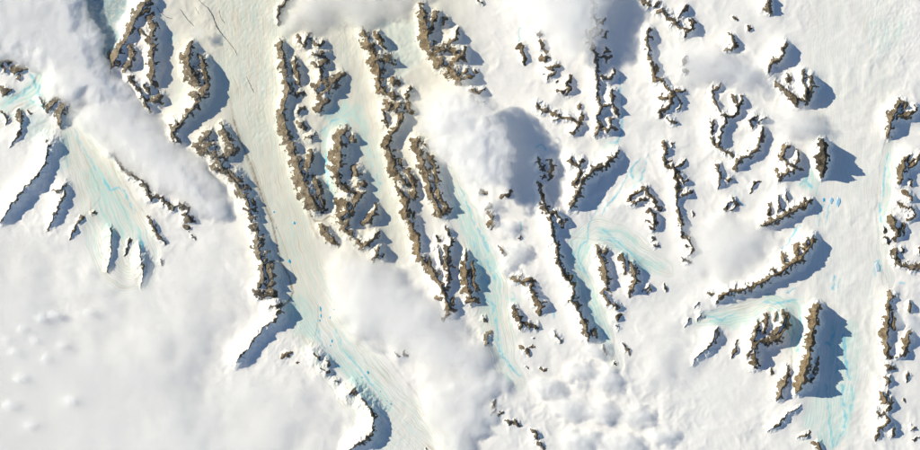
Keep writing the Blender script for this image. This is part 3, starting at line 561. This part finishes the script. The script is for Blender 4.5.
def ground_at(x, y):
    """height of the built sheet (bilinear), so that things sit on it exactly"""
    i = np.clip(np.searchsorted(ax, x) - 1, 0, nx - 2); j = np.clip(np.searchsorted(ay, y) - 1, 0, ny - 2)
    fu = (x - ax[i]) / (ax[i + 1] - ax[i]); fv = (y - ay[j]) / (ay[j + 1] - ay[j])
    return (gz[j, i] * (1 - fu) + gz[j, i + 1] * fu) * (1 - fv) + (gz[j + 1, i] * (1 - fu) + gz[j + 1, i + 1] * fu) * fv

gco = W3(gxx, gyy, gz).reshape(-1, 3)
I = np.arange(nx * ny).reshape(ny, nx)
gf = np.stack([I[1:, :-1], I[1:, 1:], I[:-1, 1:], I[:-1, :-1]], -1).reshape(-1, 4)
gat = {k: v.reshape(-1, 3) if v.ndim == 3 else v.reshape(-1) for k, v in gm.items()}
fg = gid[:-1, :-1].reshape(-1).copy()
fam = gm['flowamt'][:-1, :-1].reshape(-1)
stv = np.array([g[1] for g in GL] + [1.0])
fg[fam < 0.5 * stv[fg]] = -1
for g in range(-1, len(GL)):
    used, ff = subset(gf, fg == g)
    if not len(ff): continue
    me = build_mesh('snow_field' if g < 0 else 'glacier', gco[used], ff, SNOW, True, {k: v[used] for k, v in gat.items()})
    if g < 0: link('snow_field', me, kind='structure', label='smooth white snowfield lying between the rock ridges', category='snow')
    else: link('glacier', me, kind='structure', label=GL[g][0], category='glacier')

# ---------------------------------------------------------------- rock ridges
PITCH = 0.5
a_sun = math.radians(SUN_DOWN)
def components(mask):
    """label 4-connected cells"""
    lab = np.where(mask, np.arange(mask.size).reshape(mask.shape) + 1, 0)
    while True:
        m = lab.copy()
        m[1:] = np.maximum(m[1:], lab[:-1]); m[:-1] = np.maximum(m[:-1], lab[1:])
        m[:, 1:] = np.maximum(m[:, 1:], lab[:, :-1]); m[:, :-1] = np.maximum(m[:, :-1], lab[:, 1:])
        m = np.where(mask, m, 0)
        # pointer jump
        f = m.ravel(); nz = f > 0
        f[nz] = np.maximum(f[nz], f[f[nz] - 1])
        m = f.reshape(mask.shape)
        if (m == lab).all(): return lab
        lab = m

def resample(L, step):
    out = []
    for p, q in zip(L, L[1:]):
        n = max(1, int(round(math.hypot(q[0] - p[0], q[1] - p[1]) / step)))
        for k in range(n): out.append([p[i] + (q[i] - p[i]) * k / n for i in range(3)])
    out.append(list(L[-1]))
    return np.array(out)

def box(a, r):
    """separable box blur with edge padding"""
    for ax_ in (0, 1):
        p = np.concatenate([np.repeat(np.take(a, [0], ax_), r + 1, ax_), a, np.repeat(np.take(a, [-1], ax_), r, ax_)], ax_)
        c = np.cumsum(p, ax_)
        n = a.shape[ax_]
        a = (np.take(c, np.arange(2 * r + 1, 2 * r + 1 + n), ax_) - np.take(c, np.arange(0, n), ax_)) / (2 * r + 1)
    return a

tris = 0
for ri, (name, label, H, ap, tone, lines) in enumerate(R):
    rng = np.random.RandomState(1000 + ri)
    allp = [p for L in lines for p in L]
    wmax = max(p[2] for p in allp)
    tall = H > 15
    snowy = name == 'snow_ridge'
    steep = 11.0 if tall else (0.80 if snowy else 0.95)
    mg = (H * 1.3) / steep * 1.9 + 5
    x = np.arange(min(p[0] for p in allp) - mg, max(p[0] for p in allp) + mg, PITCH)
    y = np.arange(min(p[1] for p in allp) - mg, max(p[1] for p in allp) + mg, PITCH)
    X, Y = np.meshgrid(x, y)
    wa = 0.8 if tall else 1.0
    Xw = X + wa * (1.7 * perlin(X / 7.5, Y / 7.5, 80 + ri % 7) + 0.95 * perlin(X / 3.4, Y / 3.4, 90) + 0.4 * perlin(X / 1.6, Y / 1.6, 95))
    Yw = Y + wa * (1.7 * perlin(X / 7.5, Y / 7.5, 83 + ri % 5) + 0.95 * perlin(X / 3.4, Y / 3.4, 93) + 0.4 * perlin(X / 1.6, Y / 1.6, 98))
    Z = np.zeros(X.shape); notE = np.ones(X.shape); Wf = np.zeros(X.shape)
    yl = [p[1] for p in lines[0]]
    segs = []
    for li, L in enumerate(lines):
        C = resample(L, 2.6)
        n = len(C)
        arc = np.concatenate([[0], np.cumsum(np.hypot(*np.diff(C[:, :2], axis=0).T))])
        if tall:
            u = (C[:, 1] - min(yl)) / (max(yl) - min(yl))
            b_, e_ = (0.55, 0.5) if len(L) < 6 else (0.3, 0.6)
            h = H * (b_ + (1 - b_) * np.sin(np.pi * np.clip(u, 0.02, 0.98)) ** e_)
            h = h * (1 + 0.22 * perlin(arc / 8.0 + ri, np.full(n, li * 7.7), 201) + 0.05 * perlin(arc / 3.1, np.full(n, li * 3.3), 204))
        else:
            h = H * (0.50 + 0.50 * np.minimum(1, C[:, 2] / wmax))
            h = h * (1 + 0.34 * perlin(arc / 8.0, np.full(n, li * 7.7 + ri), 201) + 0.18 * perlin(arc / 3.1, np.full(n, li * 3.3 + ri), 204))
            h = h * (0.40 + 0.60 * sstep(-0.5, 5.0, np.minimum(arc, arc[-1] - arc)))
            if not snowy: h = h * (1.28 - 0.28 * np.clip((C[:, 2] - 1.2) / 1.5, 0, 1))
            if name != 'rock_wall': h = np.minimum(h, 3.6 * C[:, 2] + (5.5 if snowy else 2.2))
        for k in range(n - 1): segs.append((C[k], C[k + 1], h[k], h[k + 1], C[k, 2]))
        # side spurs running down both flanks
        T = np.gradient(C[:, :2], axis=0); T /= np.linalg.norm(T, axis=1)[:, None] + 1e-9
        for side in (-1, 1):
            pos = rng.uniform(0.5, 3.5)
            while pos < arc[-1]:
                k = min(n - 1, int(np.searchsorted(arc, pos)))
                hs = h[k] * rng.uniform(0.78, 0.95)
                ln = min(hs / steep, 1.1 * C[k, 2] + 0.8 * ap + 2.0) * rng.uniform(0.85, 1.35)
                nrm = np.array([-T[k, 1], T[k, 0]]) * side
                an = math.radians(rng.uniform(-38, 38))
                dv = np.array([nrm[0] * math.cos(an) - nrm[1] * math.sin(an), nrm[0] * math.sin(an) + nrm[1] * math.cos(an)])
                m1 = C[k, :2] + dv * ln * 0.5 + rng.uniform(-0.6, 0.6, 2); m2 = C[k, :2] + dv * ln + rng.uniform(-0.9, 0.9, 2)
                h1 = hs * rng.uniform(0.48, 0.66)
                segs.append((C[k], m1, hs, h1, C[k, 2])); segs.append((m1, m2, h1, hs * 0.10, C[k, 2]))
                if ln > 3.5 and not tall:
                    for s2 in (-1, 1):
                        a2 = an + s2 * math.radians(rng.uniform(35, 65))
                        d2 = np.array([nrm[0] * math.cos(a2) - nrm[1] * math.sin(a2), nrm[0] * math.sin(a2) + nrm[1] * math.cos(a2)])
                        b0 = C[k, :2] + (m1 - C[k, :2]) * rng.uniform(0.5, 1.0)
                        segs.append((b0, b0 + d2 * ln * 0.45, h1 * 0.98, h1 * 0.35, C[k, 2]))
                pos += rng.uniform(3.2, 7.5) * (0.8 + 0.08 * h[k])
        # rock belt along the digitised crest, uneven in width
        E1 = np.zeros(X.shape); acc = 0.0
        for p, q in zip(L, L[1:]):
            d, t, s, Ls = seg_dist(Xw, Yw, p, q)
            un = 0.86 + 0.75 * perlin((acc + t * Ls) / 4.2, li * 5.3 + ri * 1.7 + s * 3.1, 205)
            w = (p[2] + (q[2] - p[2]) * t) * (0.50 if snowy else 0.95) * np.clip(un, 0.25, 1.5)
            acc += Ls
            E1 = np.maximum(E1, np.exp(-(d / (1.75 * w + 0.5)) ** 2)); Wf = np.maximum(Wf, w * (d < 3.2 * w + 2))
        notE = notE * (1 - 0.92 * E1)
    xlo, ylo = x[0], y[0]; S = np.zeros(X.shape)
    for p, q, h0, h1, wl_ in segs:
        hm = max(h0, h1); rad = hm / steep * 1.95 + 3
        i0 = max(0, int((min(p[0], q[0]) - rad - xlo) / PITCH)); i1 = int((max(p[0], q[0]) + rad - xlo) / PITCH) + 1
        j0 = max(0, int((min(p[1], q[1]) - rad - ylo) / PITCH)); j1 = int((max(p[1], q[1]) + rad - ylo) / PITCH) + 1
        d, t, s, Ls = seg_dist(Xw[j0:j1, i0:i1], Yw[j0:j1, i0:i1], p, q)
        hh = h0 + (h1 - h0) * t
        reach = hh / steep * 1.9 + 0.15
        if not snowy: reach = np.minimum(reach, 1.7 * wl_ + 0.85 * ap + 0.12 * hh + 0.6)
        v = np.clip(1 - d / reach, 0, 1)
        z = hh * v ** (1.75 if not tall else 1.2)
        Z[j0:j1, i0:i1] = np.maximum(Z[j0:j1, i0:i1], z)
        if len(p) == 2 or len(q) == 2:                       # a spur: thin rock rib fading downhill
            ws = wl_ * 0.42 * (1 - 0.5 * t)
            S[j0:j1, i0:i1] = np.maximum(S[j0:j1, i0:i1], np.exp(-(d / (1.5 * ws + 0.35)) ** 2) * np.clip(hh / (0.75 * H), 0, 0.9))
    E = 1 - notE * (1 - (0.35 if snowy else 0.8) * S)
    rd = ridged(Xw, Yw, 3.4, 3, 131)
    env = np.clip(Z / 3.0, 0, 1)
    Z = Z + 0.26 * env * rd * (0.25 + 0.75 * E) + 0.16 * env * E * fbm(X, Y, 1.4, 2, 133)
    Z = np.clip(Z, 0, None)
    gy_, gx_ = np.gradient(Z, PITCH)
    slope = np.sqrt(gx_ ** 2 + gy_ ** 2)
    conv = Z - box(Z, 4)
    patch = fbm(Xw, Yw, 8.5, 5, 141, 0.64)
    fine_ = fbm(X, Y, 1.7, 2, 147)
    mas = name == 'rock_massif'
    rock = 0.5 + 1.45 * (E - (0.60 if mas else 0.55)) + 0.55 * np.clip(conv, -0.8, 0.8) + (2.3 if mas else 1.9) * patch + 0.3 * fine_ + 0.25 * (np.clip(slope, 0, 1.8) - 0.8)
    aspect = np.clip((gx_ * math.cos(a_sun) + gy_ * math.sin(a_sun)) / (slope + 0.3), -1, 1)   # 1: faces the sun
    wide = np.clip((box(Wf, 4) - 1.2) / 1.2, 0, 1)
    if name == 'rock_wall': wide = wide * 0 + 1; rock = rock + 0.9 * np.clip(Z / 5.0 - 0.35, 0, 1)
    rock = rock + 0.85 * (aspect + 0.1) * wide - 0.70 * (aspect + 0.15) * (1 - wide)
    rock = np.where(E < 0.12, rock - 2 * (0.12 - E) / 0.12, rock)
    if tall: rock = np.where(Z > 0.7, 1.0, 0.2)
    rock = np.clip(rock, 0, 1)
    Z = Z - 0.06
    keepv = Z > -0.045
    cell = keepv[:-1, :-1] | keepv[1:, :-1] | keepv[:-1, 1:] | keepv[1:, 1:]
    if not cell.any(): continue
    zz = Z + ground_at(X.ravel(), Y.ravel()).reshape(X.shape)
    zz[~keepv] -= 0.4
    n0, n1 = X.shape
    II = np.arange(n0 * n1).reshape(n0, n1)
    F = np.stack([II[1:, :-1], II[1:, 1:], II[:-1, 1:], II[:-1, :-1]], -1)
    bx, by = np.mean([p[0] for p in allp]), np.mean([p[1] for p in allp])
    bz = float(ground_at(np.array([bx]), np.array([by]))[0])
    org = W3(bx, by, bz)
    root = link(name, None, None, org.tolist(), label=label, category={'snow_ridge': 'snow ridge', 'rock_massif': 'mountain', 'nunatak': 'outcrop', 'rock_pocket': 'outcrop', 'rock_wall': 'cliff'}.get(name, 'ridge'))
    root.empty_display_size = 100
    used_any = np.unique(F[cell])
    xv, yv = X.ravel(), Y.ravel()
    mk, _ = masks(xv[used_any], yv[used_any])
    full = {}
    for k, v in mk.items():
        if v.ndim == 1: arr = np.zeros(n0 * n1); arr[used_any] = v
        else: arr = np.zeros((n0 * n1, 3)); arr[used_any] = v
        full[k] = arr
    # debris skirts where rock meets ice stay clean of the ice masks
    full['rock'] = rock.ravel()
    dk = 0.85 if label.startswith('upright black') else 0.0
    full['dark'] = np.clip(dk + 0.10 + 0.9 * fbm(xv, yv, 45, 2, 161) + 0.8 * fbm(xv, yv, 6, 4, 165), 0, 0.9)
    full['tone'] = np.clip(tone + 0.1 + 0.35 * sstep(420, 200, bx) + 0.35 * fbm(xv, yv, 14, 2, 151), 0, 1)
    co = W3(xv, yv, zz.ravel()) - org
    rc = rock > 0.5
    fr = (rc[:-1, :-1].astype(int) + rc[1:, :-1] + rc[:-1, 1:] + rc[1:, 1:]) >= 2
    rk_ = fr & cell
    lab = components(rk_); ids, cnt = np.unique(lab[lab > 0], return_counts=True)
    rk_ = rk_ & np.isin(lab, ids[cnt >= 12])
    lab = components(cell & ~rk_); ids, cnt = np.unique(lab[lab > 0], return_counts=True)
    sn_ = np.isin(lab, ids[cnt >= 60]); slab = np.where(sn_, lab, 0)
    rlab = components(cell & ~sn_)
    def part(pname, m):
        global tris
        used, ff = subset(F.reshape(-1, 4), m.ravel())
        if not len(ff): return
        tris += 2 * len(ff)
        me = build_mesh(pname, co[used], ff, ROCK, False, {k: v[used] for k, v in full.items()})
        link(pname, me, root)
    for b in np.unique(slab[slab > 0]): part('snow_slope', slab == b)
    for b in np.unique(rlab[rlab > 0]): part('rock_face', rlab == b)
print('ridge tris', tris)

# ---------------------------------------------------------------- meltwater ponds and rifts
WATER = plain('meltwater', (0.02, 0.36, 0.60), 0.15, (0.05, 0.50, 0.68), 2.5, 0.5)
FROZEN = plain('frozen_pond', (0.55, 0.62, 0.66), 0.3, (0.42, 0.60, 0.70), 2.0)
PALEW = plain('pale_meltwater', (0.25, 0.55, 0.76), 0.2, (0.42, 0.62, 0.78), 1.6)
DARK = plain('open_rift', (0.09, 0.10, 0.11), 0.5, (0.16, 0.17, 0.18), 2.0)

def fan(name, x, y, rx, ry, ang, mat, seed, dz=0.06):
    n = 24
    th = np.linspace(0, 2 * np.pi, n, endpoint=False)
    r = 1 + 0.5 * perlin(np.cos(th) * 1.5 + seed, np.sin(th) * 1.5, seed)
    ca, sa = math.cos(math.radians(ang)), math.sin(math.radians(ang))
    rings = []
    for k, (f, h) in enumerate(((0.02, 0.0), (0.55, 0.0), (1.0, 0.0), (1.06, -0.5))):
        u, v = rx * r * f * np.cos(th), ry * r * f * np.sin(th)
        px, py = x + u * ca - v * sa, y + u * sa + v * ca
        rings.append(np.stack([px, py, ground_at(px, py) + dz + h], -1))
    P = np.concatenate(rings)
    o = W3(x, y, P[0, 2])
    F = []
    for k in range(3):
        for i in range(n):
            j = (i + 1) % n
            F.append((k * n + i, (k + 1) * n + i, (k + 1) * n + j, k * n + j))
    F = np.array(F)[:, ::-1]
    return build_mesh(name, W3(P[:, 0], P[:, 1], P[:, 2]) - o, F, mat, True), o

for i, (x, y, rx, ry, ang, kind) in enumerate(PONDS):
    mat = {'': WATER, 'big': WATER, 'faint': PALEW, 'tri': PALEW if i != 20 else WATER, 'grey': FROZEN}[kind]
    me, o = fan('melt_pond', x, y, rx, ry, ang, mat, i + 1)
    ob = link('melt_pond', me, None, o.tolist(), category='pond')
    if i == 20: ob['label'] = 'smallest and bluest of the three ponds in a row on the white glacier'
    elif i == 21: ob['label'] = 'middle pond of the three in a row on the white glacier'
    elif i == 22: ob['label'] = 'largest and palest of the three ponds in a row on the white glacier'
    elif kind == 'grey':
        ob['label'] = 'frozen grey oval pond with cyan rim near the dark angular ledge'
    elif i == 19: ob['label'] = 'small blue pond at the head of the fan-shaped glacier'
    elif kind == 'faint': ob['label'] = 'faint pale blue pond beside the long glacier-bank ridge'
    elif kind == 'big': ob['label'] = 'broad blue pond on the lower glacier beside the curved snow scarp'
    elif i in (5, 6): ob['label'] = 'long thin blue pond along the glacier flow line by the central cloud'; ob['group'] = 'long thin ponds'
    else: ob['label'] = 'tiny bright blue meltwater pond on the cream glacier'; ob['group'] = 'tiny ponds on the cream glacier'

for ci, (label, s) in enumerate(CRACKS):
    L = pts(s); C = []
    for p, q in zip(L, L[1:]):
        n = max(2, int(math.hypot(q[0] - p[0], q[1] - p[1]) / 0.8))
        for k in range(n):
            t = k / n; C.append([p[i] + (q[i] - p[i]) * t for i in range(3)])
    C.append(list(L[-1])); C = np.array(C)
    T = np.gradient(C[:, :2], axis=0); T /= np.linalg.norm(T, axis=1)[:, None] + 1e-9
    Nn = np.stack([-T[:, 1], T[:, 0]], 1)
    jit = 0.45 * perlin(np.arange(len(C)) / 2.3, np.full(len(C), ci * 3.3), 5)
    w = 0.72 * C[:, 2] * (1 + 0.7 * perlin(np.arange(len(C)) / 1.7, np.full(len(C), ci * 5.1), 9))
    w[0] = w[-1] = 0.05
    mid = C[:, :2] + Nn * jit[:, None]
    cols = []
    for off, dz in ((-1.25, -0.3), (-1, 0.07), (0, 0.05), (1, 0.07), (1.25, -0.3)):
        q = mid + Nn * (w * off)[:, None]
        cols.append(np.stack([q[:, 0], q[:, 1], ground_at(q[:, 0], q[:, 1]) + dz], -1))
    A = np.stack(cols, 1); n = len(C)
    II = np.arange(n * 5).reshape(n, 5)
    F = np.stack([II[:-1, :-1], II[:-1, 1:], II[1:, 1:], II[1:, :-1]], -1).reshape(-1, 4)
    P = A.reshape(-1, 3); o = W3(P[0, 0], P[0, 1], P[0, 2])
    me = build_mesh('ice_rift', W3(P[:, 0], P[:, 1], P[:, 2]) - o, F, DARK, True)
    link('ice_rift', me, None, o.tolist(), label=label, category='ice crack')

# ---------------------------------------------------------------- clouds
# label, base height (px), thickness (px), edge softness (px), density per metre, billow size, billow amount, pitch, polygon
CLOUDS = [
 ('cloud_bank', 'big bright cloud bank filling the upper left corner over the teal bay', 9, 14, 14, .018, 26, .55, 1.4, '-60,-60 80,-60 82,0 84,22 97,32 100,60 114,74 126,86 118,102 98,106 84,98 74,103 60,100 46,91 41,74 30,62 8,58 -60,64'),
 ('cloud_roll', 'grey-white cloud roll slanting down from the big cloud bank', 6, 10, 15, .014, 28, .5, 1.4, '74,108 92,94 118,82 134,90 146,112 166,138 196,162 208,182 222,210 212,216 196,210 182,200 158,190 132,172 112,154 92,136 77,126'),
 ('fog_bank', 'vast smooth fog bank covering the lower left snowfields', 3, 14, 60, .0045, 70, .6, 3, '-100,235 10,244 50,274 90,292 130,304 160,290 176,258 200,244 230,248 242,266 242,290 226,318 202,346 200,376 230,398 280,392 304,402 322,420 326,444 320,540 -100,540'),
 ('cloud', 'broad smooth grey-white cloud lying across the middle of the cream glacier', 6, 9, 20, .010, 34, .5, 1.4, '330,264 344,250 372,260 402,278 430,302 450,324 472,340 486,360 474,376 446,380 420,370 398,350 372,340 348,332 336,314 332,290'),
 ('cloud', 'lumpy grey cloud hugging the lower right bank of the cream glacier', 4, 9, 16, .010, 20, .8, 1.4, '420,380 442,374 470,364 494,374 502,386 490,400 496,412 482,430 468,440 474,500 430,500 442,446 424,412'),
 ('cumulus', 'bright puffy cumulus with a rounded head and long shade beside the brown twin ridge', 30, 10, 17, .022, 24, .9, 1.2, '428,110 446,94 468,97 486,114 500,134 506,152 504,176 494,188 478,188 462,180 450,164 434,150 424,132'),
 ('cloud', 'thin milky cloud along the top edge between the glacier and dark peak', 5, 7, 18, .010, 30, .6, 1.5, '281,30 284,12 294,-12 300,-60 440,-60 422,-4 402,10 378,18 362,30 334,20 306,30'),
 ('cloud', 'soft greyish cloud at the top edge above the zigzag ridge', 22, 12, 20, .0085, 34, .7, 1.5, '486,-60 614,-60 600,8 592,36 576,60 562,54 544,38 530,24 510,10'),
 ('fog_bank', 'smooth white fog lens in the middle of the right snowfields', 5, 8, 26, .008, 40, .4, 2, '696,230 720,218 748,224 768,238 760,258 736,276 706,280 690,264'),
 ('cloud', 'thin torn cloud wisps over the crags between two small ridges', 14, 5, 12, .005, 16, 1.8, 1.4, '652,54 672,44 700,40 724,50 742,64 758,58 760,76 744,88 716,78 690,82 666,76'),
 ('cloud', 'thin white cloud streak just above the black rock wall', 8, 5, 12, .006, 16, 1.6, 1.4, '764,114 792,108 814,116 824,130 810,138 786,136 770,128'),
 ('fog_bank', 'low smooth fog sheet on the snowfield around the lone brown rock strip', 3, 8, 34, .005, 50, .5, 3, '640,334 670,320 688,342 684,376 664,394 640,382 630,356'),
 ('cloud', 'veil of white cloud drifting over the tan spur at the right edge', 9, 5, 10, .009, 12, 1.4, 1.4, '896,314 908,316 920,324 930,334 910,330 898,324'),
 ('cloud', 'thin cloud over the low tan ribs left of the bright cumulus', 14, 7, 16, .008, 18, .8, 1.5, '416,98 440,86 462,88 470,100 450,110 430,120 418,112'),
 ('cloud', 'small grey cloud scrap hanging beside the tip of the curved brown ridge', 10, 4, 7, .009, 8, .9, 1.0, '192,31 198,28 204,31 204,37 198,40 193,37'),
]
def make_cloud(name, label, zb, T, soft, dens, bw, ba, pitch, poly, seed):
    P = pts(poly) if isinstance(poly, str) else poly
    xs = [p[0] for p in P]; ys = [p[1] for p in P]
    x = np.arange(min(xs) - soft, max(xs) + soft, pitch); y = np.arange(min(ys) - soft, max(ys) + soft, pitch)
    X, Y = np.meshgrid(x, y)
    Xw = X + soft * 0.30 * fbm(X, Y, bw, 3, seed); Yw = Y + soft * 0.30 * fbm(X, Y, bw, 3, seed + 2)
    sd = poly_sd(Xw, Yw, P)
    edge = fbm(X, Y, bw * 0.7, 5, seed + 7, 0.6)
    s = np.clip((sd + soft * 0.55 + soft * 0.75 * edge) / (soft * 1.7), 0, 1)
    s = s ** 1.8 * (1.9 - 0.9 * s)
    bil_ = 0.0; amp = 1.0; wl = bw; tot = 0
    for o in range(5):
        pn = perlin(X / wl + 0.4 * o, Y / wl, seed + 20 + o)
        bil_ = bil_ + amp * (0.6 * pn + 0.4 * (1 - 2.2 * np.abs(perlin(X / wl, Y / wl + 0.3 * o, seed + 40 + o)))); tot += amp
        amp *= 0.46; wl /= 2.05
    bil_ = bil_ / tot
    T = T * 0.62; dens = dens * 1.5
    th = T * s * np.clip(0.8 + 0.5 * ba * bil_, 0.02, 2)
    keepv = th > 0.03
    th = np.maximum(th, 0.03)
    cell = keepv[:-1, :-1] & keepv[1:, :-1] & keepv[:-1, 1:] & keepv[1:, 1:]
    lab = components(cell); ids, cnt = np.unique(lab[lab > 0], return_counts=True)
    cell = cell & np.isin(lab, ids[cnt >= 6])
    n0, n1 = X.shape; N = n0 * n1
    II = np.arange(N).reshape(n0, n1)
    Q = np.stack([II[1:, :-1], II[1:, 1:], II[:-1, 1:], II[:-1, :-1]], -1)
    top = Q[cell]; bot = Q[cell][:, ::-1] + N
    sides = []
    pad = np.pad(cell, 1)
    for (dj, di), (a, b) in {(1, 0): (0, 1), (0, 1): (1, 2), (-1, 0): (2, 3), (0, -1): (3, 0)}.items():
        nb = pad[1 + dj:1 + dj + cell.shape[0], 1 + di:1 + di + cell.shape[1]]
        m = cell & ~nb
        q = Q[m]; sides.append(np.stack([q[:, b], q[:, a], q[:, a] + N, q[:, b] + N], -1))
    F = np.concatenate([top, bot] + sides)
    zt = zb + th * 0.8; zbm = zb - th * 0.2
    co = np.concatenate([W3(X, Y, zt).reshape(-1, 3), W3(X, Y, zbm).reshape(-1, 3)])
    used, ff = subset(F, np.ones(len(F), bool))
    c = W3(np.mean(xs), np.mean(ys), zb)
    me = build_mesh(name, co[used] - c, ff, cloud_material(name, dens), True)
    return link(name, me, None, c.tolist(), label=label, category='fog' if 'fog' in name else 'cloud')

for i, c in enumerate(CLOUDS): make_cloud(*c, seed=200 + 13 * i)

def ell(x, y, rx, ry, n=10):
    return [(x + rx * math.cos(t * 2 * math.pi / n), y + ry * math.sin(t * 2 * math.pi / n)) for t in range(n)]
PUFFS = [(22,328,7,5),(40,318,6,5),(52,314,7,5),(14,352,9,5),(45,358,6,6),(20,378,9,6),(6,340,5,4),(34,340,5,4),(62,345,6,5),(86,312,5,4),(10,405,10,7),(70,400,10,7),(30,425,9,6)]
for i, (x, y, rx, ry) in enumerate(PUFFS):
    o = make_cloud('cloud_puff', 'small bright cloud puff floating on the big fog bank', 9, 4, 5, .02, 7, 1.2, 0.9, ell(x, y, rx * .7, ry * .7), 500 + 7 * i)
    o['group'] = 'small puffs on the fog bank'

CENTRE = [(488,206,9,7),(506,228,11,8),(514,252,13,10),(504,268,8,6)]
for i, (x, y, rx, ry) in enumerate(CENTRE):
    o = make_cloud('cloud_puff', 'white ragged puff drifting over dark rocks below the bright cumulus', 5, 6, 13, .012, 11, 1.7, 0.9, ell(x, y, rx * .8, ry * .8), 700 + 7 * i)
    o['group'] = 'ragged puffs below the bright cumulus'
LOWER = [(545,388,16,9),(578,372,16,10),(606,380,14,12),(566,408,18,10),(600,412,18,11),(636,416,14,9),(578,440,20,10),(620,444,22,11),(660,436,13,8),(596,350,10,6)]
for i, (x, y, rx, ry) in enumerate(LOWER):
    o = make_cloud('cloud_puff', 'bright lumpy low cloud in the broken cloud field beside the dotted rock chain', 4, 7, 13, .012, 14, 1.4, 1.1, ell(x, y, rx * .9, ry * .9), 800 + 7 * i)
    o['group'] = 'broken cloud field by the dotted rock chain'
